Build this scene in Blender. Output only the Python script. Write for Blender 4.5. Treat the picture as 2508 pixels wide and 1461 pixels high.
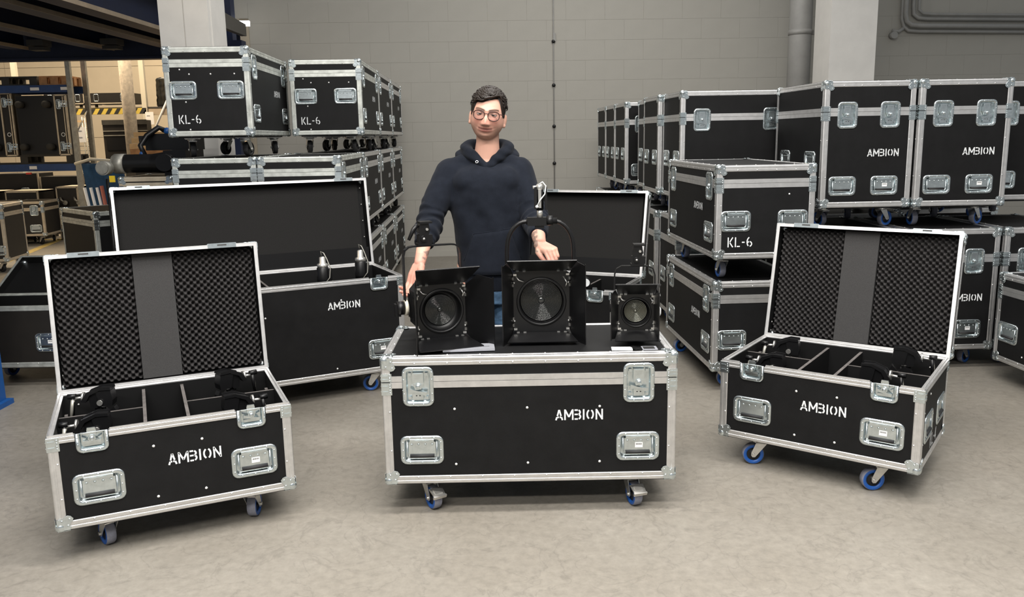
import bpy, bmesh, math, random
from mathutils import Vector, Matrix, noise
random.seed(7)
for o in list(bpy.data.objects): bpy.data.objects.remove(o, do_unlink=True)
SC = bpy.context.scene
COL = SC.collection
R = math.radians
PI = math.pi

# ------------------------------------------------------------------ camera
CAM_H = 1.5588
cd = bpy.data.cameras.new('camera'); cam = bpy.data.objects.new('camera', cd); COL.objects.link(cam)
cd.sensor_fit = 'HORIZONTAL'; cd.sensor_width = 36.0
cd.lens = 2032.48 / 2508 * 36.0
cd.shift_y = -25.8 / 2508
cd.clip_start = 0.05; cd.clip_end = 200
cam.matrix_world = Matrix.Translation((0, 0, CAM_H)) @ Matrix.Rotation(R(90 - 10.3727), 4, 'X') @ Matrix.Rotation(-0.017565, 4, 'Z')
SC.camera = cam

# ------------------------------------------------------------------ world, lights, exposure
w = bpy.data.worlds.new('hall_ambient'); SC.world = w; w.use_nodes = True
bg = w.node_tree.nodes['Background']; bg.inputs[0].default_value = (0.93, 0.97, 1.0, 1); bg.inputs[1].default_value = 0.30

def area(name, loc, sx, sy, watt, col=(1, 1, 1), rot=(0, 0, 0), spread=180):
    l = bpy.data.lights.new(name, 'AREA'); l.shape = 'RECTANGLE'; l.size = sx; l.size_y = sy
    l.energy = watt; l.color = col; l.spread = R(spread)
    o = bpy.data.objects.new(name, l); COL.objects.link(o); o.location = loc; o.rotation_euler = rot
    return o
# ceiling luminaires of the hall (above the frame), and one added low fill
NEUT = (1.0, 0.965, 0.92)
area('ceiling_lamp', (-0.3, 0.6, 4.6), 4.0, 0.5, 330, NEUT)
area('ceiling_lamp', (0.6, 2.6, 4.8), 4.0, 0.5, 250, NEUT)
area('ceiling_lamp', (-0.8, -2.0, 4.6), 4.0, 0.5, 330, NEUT)
area('ceiling_lamp', (0.4, 6.3, 5.0), 3.6, 0.5, 62, NEUT)
area('ceiling_lamp', (0.9, 8.7, 5.0), 3.6, 0.5, 85, NEUT)
area('ceiling_lamp', (4.2, 2.2, 4.8), 2.4, 0.5, 70, NEUT)
WARM = (1.0, 0.80, 0.55)
area('warm_lamp_or_fill', (-9.5, 15.0, 6.2), 4.0, 2.0, 620, WARM)
area('warm_lamp_or_fill', (-6.6, 19.0, 6.4), 4.0, 1.0, 420, WARM)
area('warm_lamp_or_fill', (-8.0, 9.6, 2.6), 1.0, 1.6, 75, WARM)  # added fill under the deck, out of view, brightens the road cases
area('warm_lamp_or_fill', (-6.3, 14.9, 5.4), 1.6, 0.6, 170, WARM)
area('warm_lamp_or_fill', (-4.8, 4.6, 4.2), 1.2, 1.6, 60, WARM)

vs = SC.view_settings
vs.view_transform = 'Standard'; vs.look = 'None'; vs.gamma = 1.0; vs.exposure = 0.0; vs.use_curve_mapping = False

# ------------------------------------------------------------------ materials
MAT = {}
def mat(name, col, rough=0.5, metal=0.0, spec=0.5, bump=0.0, bscale=200.0, var=0.0, vscale=6.0, stretch=None, emit=None, coat=0.0, sheen=0.0):
    m = bpy.data.materials.new(name); m.use_nodes = True; MAT[name] = m
    nt = m.node_tree; b = nt.nodes['Principled BSDF']
    b.inputs['Base Color'].default_value = (*col, 1); b.inputs['Roughness'].default_value = rough
    b.inputs['Metallic'].default_value = metal; b.inputs['Specular IOR Level'].default_value = spec
    b.inputs['Coat Weight'].default_value = coat
    if sheen: b.inputs['Sheen Weight'].default_value = sheen
    if emit:
        b.inputs['Emission Color'].default_value = (*emit[0], 1); b.inputs['Emission Strength'].default_value = emit[1]
    if bump or var:
        tc = nt.nodes.new('ShaderNodeTexCoord'); mp = nt.nodes.new('ShaderNodeMapping')
        nt.links.new(tc.outputs['Object'], mp.inputs['Vector'])
        if stretch: mp.inputs['Scale'].default_value = stretch
    if var:
        n = nt.nodes.new('ShaderNodeTexNoise'); n.inputs['Scale'].default_value = vscale; n.inputs['Detail'].default_value = 6; n.inputs['Roughness'].default_value = 0.6
        nt.links.new(mp.outputs[0], n.inputs['Vector'])
        r = nt.nodes.new('ShaderNodeValToRGB'); r.color_ramp.elements[0].position = 0.3; r.color_ramp.elements[1].position = 0.7
        r.color_ramp.elements[0].color = (*[max(0, c * (1 - var)) for c in col], 1); r.color_ramp.elements[1].color = (*[min(1, c * (1 + var)) for c in col], 1)
        nt.links.new(n.outputs['Fac'], r.inputs['Fac']); nt.links.new(r.outputs['Color'], b.inputs['Base Color'])
    if bump:
        n2 = nt.nodes.new('ShaderNodeTexNoise'); n2.inputs['Scale'].default_value = bscale; n2.inputs['Detail'].default_value = 3
        nt.links.new(mp.outputs[0], n2.inputs['Vector'])
        bp = nt.nodes.new('ShaderNodeBump'); bp.inputs['Strength'].default_value = bump; bp.inputs['Distance'].default_value = 0.002
        nt.links.new(n2.outputs['Fac'], bp.inputs['Height']); nt.links.new(bp.outputs[0], b.inputs['Normal'])
    return m
mat('laminate', (0.0062, 0.0062, 0.0066), 0.58, spec=0.22, bump=0.25, bscale=420, var=0.25, vscale=9)
mat('inner_laminate', (0.006, 0.006, 0.0062), 0.5, spec=0.3)
mat('divider_edge', (0.11, 0.10, 0.095), 0.6, var=0.3, vscale=30)
mat('aluminium', (0.74, 0.735, 0.73), 0.43, metal=0.93, spec=0.5, var=0.10, vscale=22, stretch=(1, 1, 1))
mat('worn_aluminium', (0.62, 0.64, 0.60), 0.42, metal=0.65, var=0.28, vscale=14)
mat('zinc', (0.66, 0.725, 0.74), 0.26, metal=0.95, var=0.12, vscale=40)
mat('steel', (0.68, 0.67, 0.64), 0.3, metal=0.85, var=0.1, vscale=30)
mat('galvanised', (0.36, 0.35, 0.31), 0.45, metal=0.5, var=0.2, vscale=20)
mat('paint_white', (0.72, 0.74, 0.75), 0.7, var=0.12, vscale=60)
mat('rivet_white', (0.85, 0.85, 0.84), 0.35, metal=0.3)
mat('black_plastic', (0.005, 0.005, 0.0055), 0.40, spec=0.4)
mat('black_metal', (0.0055, 0.0055, 0.006), 0.33, metal=0.0, spec=0.42, bump=0.1, bscale=600)
mat('rubber_grip', (0.012, 0.012, 0.013), 0.7)
mat('wheel_blue', (0.012, 0.085, 0.34), 0.4)
mat('wheel_grey', (0.20, 0.205, 0.25), 0.6, var=0.15, vscale=60)
mat('foam', (0.046, 0.0435, 0.0435), 0.95, spec=0.15, bump=0.6, bscale=900, var=0.25, vscale=500)
mat('foam_strip', (0.050, 0.049, 0.049), 0.95, spec=0.1, bump=0.5, bscale=700, var=0.3, vscale=420)
mat('felt', (0.021, 0.0205, 0.020), 0.95, spec=0.1, bump=0.5, bscale=700, var=0.3, vscale=300)
mat('sticker', (0.85, 0.85, 0.85), 0.6)
mat('print_black', (0.02, 0.02, 0.02), 0.7)
mat('lens_glass', (0.022, 0.023, 0.022), 0.14, metal=0.15, spec=0.9, coat=0.5)
mat('lens_clear', (0.15, 0.15, 0.12), 0.16, metal=0.5, spec=0.9, coat=0.6)
mat('blue_steel', (0.006, 0.015, 0.055), 0.5, var=0.2, vscale=4)
mat('blue_paint', (0.008, 0.075, 0.27), 0.4, var=0.12, vscale=8)
mat('rack_blue', (0.014, 0.05, 0.17), 0.5, var=0.2, vscale=10)
mat('tan_and_lit_flange', (0.42, 0.34, 0.25), 0.7, var=0.15, vscale=5)  # tan shelf beam; also paints warm light on the blue mezzanine flanges
mat('column_paint', (0.72, 0.70, 0.66), 0.75, var=0.05, vscale=5, bump=0.1, bscale=80)
mat('rail_grey', (0.075, 0.07, 0.06), 0.5, metal=0.3)
mat('pipe_grey', (0.30, 0.295, 0.28), 0.55, var=0.1, vscale=6)
mat('tan_wall', (0.44, 0.385, 0.30), 0.85, var=0.05, vscale=2)
mat('rough_plaster', (0.74, 0.65, 0.53), 0.95, var=0.22, vscale=16, bump=0.6, bscale=30)
mat('pallet_wood', (0.42, 0.22, 0.10), 0.85, var=0.3, vscale=9)
mat('dark_pallet', (0.035, 0.033, 0.028), 0.75, var=0.2, vscale=9)
mat('pale_wood', (0.72, 0.50, 0.27), 0.8, var=0.2, vscale=7)
mat('brown_laminate', (0.012, 0.010, 0.008), 0.5, var=0.2, vscale=9)
mat('wrap_black', (0.012, 0.012, 0.010), 0.22, spec=0.7, bump=1.0, bscale=14)
mat('hazard_yellow', (0.62, 0.46, 0.08), 0.6)
mat('floor_yellow', (0.45, 0.33, 0.10), 0.7, var=0.35, vscale=7)
mat('blanket_blue', (0.016, 0.06, 0.13), 0.9, var=0.3, vscale=10)
mat('red_tube', (0.42, 0.12, 0.08), 0.6)
mat('signal_yellow', (0.80, 0.55, 0.02), 0.5)
mat('tag_red', (0.7, 0.05, 0.03), 0.5)
mat('hoodie', (0.0105, 0.0128, 0.0190), 0.92, spec=0.10, bump=0.35, bscale=500, var=0.15, vscale=30, sheen=0.04)
mat('hair', (0.017, 0.0115, 0.0085), 0.42, spec=0.45)
mat('frame_brown', (0.045, 0.015, 0.012), 0.3)
mat('eyelet', (0.75, 0.75, 0.72), 0.25, metal=1.0)
mat('leather', (0.03, 0.025, 0.02), 0.6)
mat('silver_box', (0.42, 0.43, 0.47), 0.4, metal=0.4)
mat('ivory', (0.60, 0.56, 0.46), 0.6)
mat('wall_dark', (0.05, 0.05, 0.05), 0.8)
def jeans_mat():
    m = mat('denim', (0.055, 0.115, 0.20), 0.9, var=0.55, vscale=16, stretch=(1, 1, 2.2), bump=0.4, bscale=300)
jeans_mat()
def wall_mat():
    m = mat('wall_paint', (0.40, 0.385, 0.345), 0.85, var=0.06, vscale=1.3, bump=0.35, bscale=35)
wall_mat()
def floor_mat():
    m = bpy.data.materials.new('concrete'); m.use_nodes = True; MAT['concrete'] = m
    nt = m.node_tree; b = nt.nodes['Principled BSDF']; N = nt.nodes.new; L = nt.links.new
    tc = N('ShaderNodeTexCoord')
    n1 = N('ShaderNodeTexNoise'); n1.inputs['Scale'].default_value = 0.9; n1.inputs['Detail'].default_value = 8; n1.inputs['Roughness'].default_value = 0.62
    n2 = N('ShaderNodeTexNoise'); n2.inputs['Scale'].default_value = 26; n2.inputs['Detail'].default_value = 8; n2.inputs['Roughness'].default_value = 0.7
    n3 = N('ShaderNodeTexNoise'); n3.inputs['Scale'].default_value = 5; n3.inputs['Detail'].default_value = 8; n3.inputs['Distortion'].default_value = 1.2
    for n in (n1, n2, n3): L(tc.outputs['Object'], n.inputs['Vector'])
    r1 = N('ShaderNodeValToRGB'); e = r1.color_ramp.elements
    e[0].position = 0.28; e[0].color = (0.188, 0.169, 0.140, 1); e[1].position = 0.72; e[1].color = (0.255, 0.236, 0.204, 1)
    L(n1.outputs['Fac'], r1.inputs['Fac'])
    mx = N('ShaderNodeMix'); mx.data_type = 'RGBA'; mx.blend_type = 'OVERLAY'; mx.inputs[0].default_value = 0.40
    L(r1.outputs['Color'], mx.inputs[6]); L(n2.outputs['Fac'], mx.inputs[7])
    # scuffs: thin veins of distorted noise
    ms = N('ShaderNodeMath'); ms.operation = 'SUBTRACT'; ms.inputs[1].default_value = 0.5; L(n3.outputs['Fac'], ms.inputs[0])
    ma = N('ShaderNodeMath'); ma.operation = 'ABSOLUTE'; L(ms.outputs[0], ma.inputs[0])
    r3 = N('ShaderNodeValToRGB'); r3.color_ramp.elements[0].position = 0.0; r3.color_ramp.elements[0].color = (0.86, 0.86, 0.86, 1)
    r3.color_ramp.elements[1].position = 0.02; r3.color_ramp.elements[1].color = (1, 1, 1, 1)
    L(ma.outputs[0], r3.inputs['Fac'])
    m2 = N('ShaderNodeMix'); m2.data_type = 'RGBA'; m2.blend_type = 'MULTIPLY'; m2.inputs[0].default_value = 1.0
    L(mx.outputs[2], m2.inputs[6]); L(r3.outputs['Color'], m2.inputs[7]); L(m2.outputs[2], b.inputs['Base Color'])
    b.inputs['Roughness'].default_value = 0.46; b.inputs['Specular IOR Level'].default_value = 0.35
    bp = N('ShaderNodeBump'); bp.inputs['Strength'].default_value = 0.12; bp.inputs['Distance'].default_value = 0.003
    L(n2.outputs['Fac'], bp.inputs['Height']); L(bp.outputs[0], b.inputs['Normal'])
floor_mat()
def skin_mat():
    m = bpy.data.materials.new('skin'); m.use_nodes = True; MAT['skin'] = m
    nt = m.node_tree; b = nt.nodes['Principled BSDF']
    a = nt.nodes.new('ShaderNodeAttribute'); a.attribute_name = 'tone'
    nt.links.new(a.outputs['Color'], b.inputs['Base Color'])
    b.inputs['Roughness'].default_value = 0.48; b.inputs['Specular IOR Level'].default_value = 0.4
    b.inputs['Subsurface Weight'].default_value = 0.12; b.inputs['Subsurface Radius'].default_value = (0.02, 0.008, 0.004)
    b.inputs['Subsurface Scale'].default_value = 0.3
skin_mat()
def eye_mat():
    m = bpy.data.materials.new('eyeball'); m.use_nodes = True; MAT['eyeball'] = m
    nt = m.node_tree; b = nt.nodes['Principled BSDF']
    tc = nt.nodes.new('ShaderNodeTexCoord'); s = nt.nodes.new('ShaderNodeSeparateXYZ'); nt.links.new(tc.outputs['Object'], s.inputs[0])
    r = nt.nodes.new('ShaderNodeValToRGB'); r.color_ramp.interpolation = 'CONSTANT'
    mm = nt.nodes.new('ShaderNodeMapRange'); mm.inputs[1].default_value = -0.0125; mm.inputs[2].default_value = -0.0085
    nt.links.new(s.outputs['Y'], mm.inputs[0]); nt.links.new(mm.outputs[0], r.inputs['Fac'])
    e = r.color_ramp.elements; e[0].color = (0.004, 0.004, 0.004, 1); e[1].position = 0.18; e[1].color = (0.06, 0.04, 0.025, 1)
    e2 = r.color_ramp.elements.new(0.45); e2.color = (0.62, 0.56, 0.53, 1)
    nt.links.new(r.outputs['Color'], b.inputs['Base Color']); b.inputs['Roughness'].default_value = 0.3; b.inputs['Specular IOR Level'].default_value = 0.2
eye_mat()
def glasslens_mat():
    m = bpy.data.materials.new('spectacle_glass'); m.use_nodes = True; MAT['spectacle_glass'] = m
    nt = m.node_tree; out = nt.nodes['Material Output']
    t = nt.nodes.new('ShaderNodeBsdfTransparent'); t.inputs[0].default_value = (0.93, 0.93, 0.93, 1)
    g = nt.nodes.new('ShaderNodeBsdfGlossy'); g.inputs['Roughness'].default_value = 0.02
    mx = nt.nodes.new('ShaderNodeMixShader'); mx.inputs[0].default_value = 0.06
    nt.links.new(t.outputs[0], mx.inputs[1]); nt.links.new(g.outputs[0], mx.inputs[2]); nt.links.new(mx.outputs[0], out.inputs['Surface'])
glasslens_mat()

# ------------------------------------------------------------------ mesh helpers
class MB:
    """collects faces; build() links them as one mesh object"""
    def __init__(s): s.v = []; s.f = []; s.m = []; s.sm = []
    def add(s, vs, fs, mi=0, smooth=False):
        o = len(s.v); s.v += [tuple(p) for p in vs]
        for f in fs:
            s.f.append(tuple(i + o for i in f)); s.m.append(mi); s.sm.append(smooth)
        return s
    def box(s, x0, y0, z0, x1, y1, z1, mi=0, M=None):
        vs = [Vector(p) for p in ((x0,y0,z0),(x1,y0,z0),(x1,y1,z0),(x0,y1,z0),(x0,y0,z1),(x1,y0,z1),(x1,y1,z1),(x0,y1,z1))]
        if M: vs = [M @ v for v in vs]
        return s.add(vs, ((0,3,2,1),(4,5,6,7),(0,1,5,4),(1,2,6,5),(2,3,7,6),(3,0,4,7)), mi)
    def loft(s, rings, mi=0, smooth=True, cap0=True, cap1=True, closed=True):
        n = len(rings[0]); vs = [p for r in rings for p in r]; fs = []
        for k in range(len(rings) - 1):
            for i in range(n if closed else n - 1):
                j = (i + 1) % n
                fs.append((k*n+i, k*n+j, (k+1)*n+j, (k+1)*n+i))
        o = len(s.v); s.add(vs, fs, mi, smooth)
        if cap0: s.f.append(tuple(o + i for i in reversed(range(n)))); s.m.append(mi); s.sm.append(False)
        if cap1: s.f.append(tuple(o + (len(rings)-1)*n + i for i in range(n))); s.m.append(mi); s.sm.append(False)
        return s
    def prism(s, poly, axis, a, b, mi=0, M=None):
        """poly of 2-D points in the plane normal to axis; axis 'x': (y,z) 'y': (x,z) 'z': (x,y)"""
        def P(q, t):
            v = {'x': (t, q[0], q[1]), 'y': (q[0], t, q[1]), 'z': (q[0], q[1], t)}[axis]
            return M @ Vector(v) if M else Vector(v)
        return s.loft([[P(q, a) for q in poly], [P(q, b) for q in poly]], mi, False)
    def cyl(s, p0, p1, r, n=12, r1=None, mi=0, smooth=True, caps=True):
        p0, p1 = Vector(p0), Vector(p1); r1 = r if r1 is None else r1
        d = (p1 - p0).normalized(); a = d.orthogonal().normalized(); b = d.cross(a)
        ring = lambda p, q: [p + (a*math.cos(2*PI*i/n) + b*math.sin(2*PI*i/n))*q for i in range(n)]
        return s.loft([ring(p0, r), ring(p1, r1)], mi, smooth, caps, caps)
    def tube(s, pts, r, n=8, mi=0, closed=False, smooth=True, flat=1.0):
        pts = [Vector(p) for p in pts]; N = len(pts); rs = r if isinstance(r, (list, tuple)) else [r]*N
        rings = []; ref = None
        for k in range(N):
            if closed: t = pts[(k+1) % N] - pts[k-1]
            else: t = pts[min(k+1, N-1)] - pts[max(k-1, 0)]
            t.normalize()
            if ref is None: ref = t.orthogonal().normalized()
            a = (ref - t*ref.dot(t))
            if a.length < 1e-6: a = t.orthogonal()
            a.normalize(); b = t.cross(a); ref = a
            rings.append([pts[k] + (a*math.cos(2*PI*i/n) + b*math.sin(2*PI*i/n)*flat)*rs[k] for i in range(n)])
        if closed: rings.append(rings[0]); return s.loft(rings, mi, smooth, False, False)
        return s.loft(rings, mi, smooth)
    def sphere(s, c, r, nu=12, nv=8, mi=0, sc=(1,1,1), M=None):
        c = Vector(c); rings = []
        for k in range(1, nv):
            ph = PI*k/nv
            rings.append([Vector((math.sin(ph)*math.cos(2*PI*i/nu)*sc[0], math.sin(ph)*math.sin(2*PI*i/nu)*sc[1], -math.cos(ph)*sc[2]))*r for i in range(nu)])
        top = Vector((0, 0, r*sc[2])); bot = -top
        if M: rings = [[M @ p for p in q] for q in rings]; top = M @ top; bot = M @ bot
        vs = [p + c for q in rings for p in q] + [bot + c, top + c]; fs = []
        K = nv - 1
        for k in range(K-1):
            for i in range(nu):
                j = (i+1) % nu; fs.append((k*nu+i, k*nu+j, (k+1)*nu+j, (k+1)*nu+i))
        for i in range(nu):
            j = (i+1) % nu; fs.append((K*nu, j, i)); fs.append((K*nu+1, (K-1)*nu+i, (K-1)*nu+j))
        return s.add(vs, fs, mi, True)
    def lathe(s, prof, n, origin=(0,0,0), axis='y', mi=0, smooth=True, cap0=False, cap1=False):
        """prof of (radius, along axis)"""
        o = Vector(origin); rings = []
        for r, a in prof:
            ring = []
            for i in range(n):
                c, q = math.cos(2*PI*i/n)*r, math.sin(2*PI*i/n)*r
                ring.append(o + Vector({'y': (c, a, q), 'z': (c, q, a), 'x': (a, c, q)}[axis]))
            rings.append(ring)
        return s.loft(rings, mi, smooth, cap0, cap1)
    def bump(s, p, n, r=0.004, h=0.0025, mi=0, k=6):
        p, n = Vector(p), Vector(n); a = n.orthogonal().normalized(); b = n.cross(a)
        r0 = [p + (a*math.cos(2*PI*i/k)+b*math.sin(2*PI*i/k))*r for i in range(k)]
        r1 = [p + n*h*0.75 + (a*math.cos(2*PI*i/k)+b*math.sin(2*PI*i/k))*r*0.7 for i in range(k)]
        vs = r0 + r1 + [p + n*h]; fs = [(i, (i+1) % k, k+(i+1) % k, k+i) for i in range(k)] + [(k+i, k+(i+1) % k, 2*k) for i in range(k)]
        return s.add(vs, fs, mi, True)
    def xform(s, M): s.v = [tuple(M @ Vector(p)) for p in s.v]; return s
    def mesh(s, name, mats, fix=True):
        me = bpy.data.meshes.new(name); me.from_pydata(s.v, [], s.f)
        for m in (mats if isinstance(mats, (list, tuple)) else [mats]): me.materials.append(MAT[m])
        me.polygons.foreach_set('material_index', s.m); me.polygons.foreach_set('use_smooth', s.sm)
        me.update()
        if fix:
            bm = bmesh.new(); bm.from_mesh(me); bmesh.ops.recalc_face_normals(bm, faces=bm.faces[:]); bm.to_mesh(me); bm.free()
        return me
    def build(s, name, mats, parent=None, loc=(0,0,0), rot=(0,0,0)):
        return put(name, s.mesh(name, mats), parent, loc, rot)
def put(name, me, parent=None, loc=(0,0,0), rot=(0,0,0)):
    o = bpy.data.objects.new(name, me); COL.objects.link(o); o.location = loc; o.rotation_euler = rot
    if parent: o.parent = parent
    return o
def tag(o, label, cat, group=None):
    o['label'] = label; o['category'] = cat
    if group: o['group'] = group
    return o
def thing(name, label, cat, loc=(0,0,0), rz=0, group=None):
    o = bpy.data.objects.new(name, None); COL.objects.link(o); o.location = loc; o.rotation_euler = (0, 0, rz)
    o.empty_display_size = 0.1
    return tag(o, label, cat, group)
def struct(name, mb, m):
    o = mb.build(name, m); o['kind'] = 'structure'; return o
CACHE = {}
def cached(key, fn):
    if key not in CACHE: CACHE[key] = fn()
    return CACHE[key]
def rr(w, h, r, y, k=4):
    """rounded rectangle loop in x,z at depth y"""
    out = []
    for cx, cz, a0 in ((w/2-r, h/2-r, 0), (-w/2+r, h/2-r, 90), (-w/2+r, -h/2+r, 180), (w/2-r, -h/2+r, 270)):
        for i in range(k+1):
            a = R(a0 + 90*i/k); out.append(Vector((cx + r*math.cos(a), y, cz + r*math.sin(a))))
    return out
# ------------------------------------------------------------------ stencil lettering
def arc(cx, cz, rx, rz, a0, a1, n=8):
    return [(cx + rx*math.cos(R(a0+(a1-a0)*i/n)), cz + rz*math.sin(R(a0+(a1-a0)*i/n))) for i in range(n+1)]
GLYPH = {
 'A': (0.72, [[(0.06,0),(0.16,0.29)], [(0.195,0.39),(0.35,0.97)], [(0.37,0.97),(0.525,0.39)], [(0.56,0.29),(0.66,0)], [(0.19,0.27),(0.33,0.27)], [(0.40,0.27),(0.53,0.27)]]),
 'M': (0.86, [[(0.08,0),(0.08,1)], [(0.10,0.95),(0.43,0.28)], [(0.43,0.28),(0.76,0.95)], [(0.78,0),(0.78,1)]]),
 'B': (0.62, [[(0.0,0.92),(0.30,0.92)], [(0.0,0.52),(0.30,0.52)], [(0.0,0.08),(0.30,0.08)], arc(0.30,0.72,0.20,0.20,70,-70), arc(0.30,0.30,0.23,0.22,70,-70)]),
 'I': (0.26, [[(0.12,0),(0.12,1)]]),
 'O': (0.76, [arc(0.36,0.5,0.27,0.42,112,248,10), arc(0.36,0.5,0.27,0.42,68,-68,10)]),
 'N': (0.72, [[(0.08,0),(0.08,1)], [(0.10,0.92),(0.58,0.08)], [(0.60,0),(0.60,1)]]),
 'K': (0.66, [[(0.08,0),(0.08,1)], [(0.24,0.52),(0.54,1.0)], [(0.25,0.46),(0.56,0)]]),
 'L': (0.60, [[(0.08,0),(0.08,1)], [(0.22,0.07),(0.54,0.07)]]),
 '-': (0.42, [[(0.05,0.48),(0.33,0.48)]]),
 '6': (0.66, [arc(0.32,0.30,0.23,0.24,-80,80), arc(0.32,0.30,0.23,0.24,100,170,4) , arc(0.34,0.50,0.26,0.46,100,240,10)]),
 '4': (0.66, [[(0.42,0),(0.42,0.20)], [(0.42,0.36),(0.42,1)], [(0.04,0.28),(0.60,0.28)], [(0.06,0.34),(0.36,0.96)]]),
}
def lettering(txt, h, t=0.145):
    def fn():
        mb = MB(); x = 0
        for ch in txt:
            wd, strokes = GLYPH[ch]
            for st in strokes:
                n = len(st); L = []; Rr = []
                for i in range(n):
                    a = Vector(st[max(i-1, 0)]); b = Vector(st[min(i+1, n-1)]); d = (b - a).normalized(); nn = Vector((-d.y, d.x))*t/2
                    p = Vector(st[i]); L.append(p + nn); Rr.append(p - nn)
                vs = [((x+q.x)*h, -0.0008, q.y*h) for q in L] + [((x+q.x)*h, -0.0008, q.y*h) for q in Rr]
                mb.add(vs, [(i, i+1, n+i+1, n+i) for i in range(n-1)])
            x += wd + 0.085
        wtot = (x - 0.085)*h
        mb.v = [(p[0]-wtot/2, p[1], p[2]-h/2) for p in mb.v]
        return mb.mesh('lettering', 'paint_white', fix=False)
    return cached(('txt', txt, h, t), fn)

# ------------------------------------------------------------------ fittings (front is -y, origin on the panel)
def m_handle():
    mb = MB()
    mb.loft([rr(.178,.123,.026,0.0), rr(.178,.123,.026,-.0035), rr(.166,.111,.022,-.0052), rr(.148,.095,.014,-.0046), rr(.142,.089,.012,-.002), rr(.136,.083,.010,.017)], smooth=True, cap0=False)
    for x, z in [(-.078,.034),(-.078,0),(-.078,-.034),(.078,.034),(.078,0),(.078,-.034),(-.05,.053),(0,.053),(.05,.053),(-.05,-.053),(0,-.053),(.05,-.053)]:
        mb.bump((x, -.004, z), (0,-1,0), .0042, .003)
    return mb.mesh('handle', 'zinc')
def m_grip():
    mb = MB()
    mb.box(-.056,.001,-.022,.056,.004,.034)
    mb.box(-.05,-.006,.034,.05,.004,.046)
    mb.box(-.03,-.0075,.038,.03,-.005,.043)
    mb.tube([(-.061,.002,.036),(-.061,-.002,-.02),(-.057,-.003,-.033),(.057,-.003,-.033),(.061,-.002,-.02),(.061,.002,.036)], .0038, 6)
    for x in (-.042,-.014,.014,.042): mb.bump((x,.001,.024), (0,-1,0), .0055, .004)
    mb.cyl((-.05,-.002,-.026), (.05,-.002,-.026), .0075, 10, mi=1)
    return mb.mesh('grip', ['zinc', 'rubber_grip'])
def m_sticker():
    mb = MB(); mb.box(-.016,-.0004,-.011,.016,.0004,.011)
    for i in range(7): mb.box(-.012+i*.0036,-.0008,.001,-.0100+i*.0036,-.0004,.007, 1)
    return mb.mesh('label_sticker', ['sticker', 'print_black'])
def m_latch():
    mb = MB()
    mb.loft([rr(.128,.166,.026,0.0), rr(.128,.166,.026,-.004), rr(.116,.154,.022,-.0058), rr(.099,.137,.012,-.005), rr(.092,.130,.010,-.002), rr(.088,.126,.009,.016)], cap0=False)
    for z in (-.06,-.03,.03,.06):
        for x in (-.057,.057): mb.bump((x,-.0045,z), (0,-1,0), .004, .003)
    for x in (-.02,.02):
        for z in (-.075,.075): mb.bump((x,-.0045,z), (0,-1,0), .004, .003)
    for z in (-.014,.034):
        mb.box(-.064,-.0062,z-.0015,-.047,-.0045,z+.0015); mb.box(.047,-.0062,z-.0015,.064,-.0045,z+.0015)
    return mb.mesh('latch', 'zinc')
def m_butterfly(tilt=-14):
    mb = MB()
    mb.box(-.022,-.001,.012,.022,.014,.058); mb.prism([(-.022,.012),(.022,.012),(.012,-.012),(-.012,-.012)], 'y', -.002, .012)
    mb.cyl((0,.012,.002), (0,-.009,.002), .013, 14); mb.sphere((0,-.008,.002), .010, 10, 6, sc=(1,.6,1))
    M = Matrix.Translation((0,-.006,-.022)) @ Matrix.Rotation(R(tilt), 4, 'Y')
    mb.prism([(-.036,-.010),(-.012,-.004),(.012,-.004),(.036,-.010),(.036,.008),(.012,.005),(-.012,.005),(-.036,.008)], 'y', -.003, .004, M=M)
    mb.box(-.021,-.002,-.056,.021,.013,-.026)
    mb.box(-.016,-.005,.05,.016,.002,.056)
    for x in (-.034,.034):
        for z in (-.05,.05): mb.box(x-.006,.004,z-.006,x+.006,.014,z+.006)
    for x in (-.007,.007): mb.box(x-.003,-.0026,-.04,x+.003,-.0019,-.036, 1)
    return mb.mesh('butterfly', ['zinc', 'print_black'])
def half_loop(w, h, r, y, up=0.0):
    # square top edge at z=up, rounded below
    k = 4; out = [Vector((w/2, y, up)), Vector((-w/2, y, up))]
    for cx, a0 in ((-w/2+r, 180), (w/2-r, 270)):
        for i in range(k+1):
            a = R(a0+90*i/k); out.append(Vector((cx + r*math.cos(a), y, -h + r + r*math.sin(a))))
    return out
def m_half_latch():
    mb = MB()
    mb.loft([half_loop(.128,.094,.026,0), half_loop(.128,.094,.026,-.005), half_loop(.116,.088,.022,-.006), half_loop(.099,.079,.012,-.005,-.001), half_loop(.092,.075,.010,-.002,-.002), half_loop(.088,.072,.009,.016,-.004)], cap0=False)
    for z in (-.02,-.052):
        for x in (-.057,.057): mb.bump((x,-.0045,z), (0,-1,0), .004, .003)
    for x in (-.028,.028): mb.bump((x,-.0045,-.085), (0,-1,0), .004, .003)
    return mb.mesh('latch', 'zinc')
def m_half_hook(tilt=0):
    mb = MB()
    mb.box(-.018,-.002,-.02,.018,.010,.012); mb.box(-.016,-.004,.012,.016,.004,.020)
    mb.cyl((0,.012,-.028), (0,-.010,-.028), .015, 14); mb.sphere((0,-.009,-.028), .011, 10, 6, sc=(1,.6,1))
    M = Matrix.Translation((0,-.006,-.044)) @ Matrix.Rotation(R(tilt), 4, 'Y')
    mb.prism([(-.036,-.008),(-.012,-.004),(.012,-.004),(.036,-.008),(.036,.008),(.012,.006),(-.012,.006),(-.036,.008)], 'y', -.003, .004, M=M)
    mb.box(-.034,.002,-.066,.034,.013,-.052)
    mb.prism([(-.04,-.02),(-.022,-.03),(-.038,-.044)], 'y', .001, .013); mb.prism([(.04,-.02),(.022,-.03),(.038,-.044)], 'y', .001, .013)
    return mb.mesh('butterfly', 'zinc')
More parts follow.
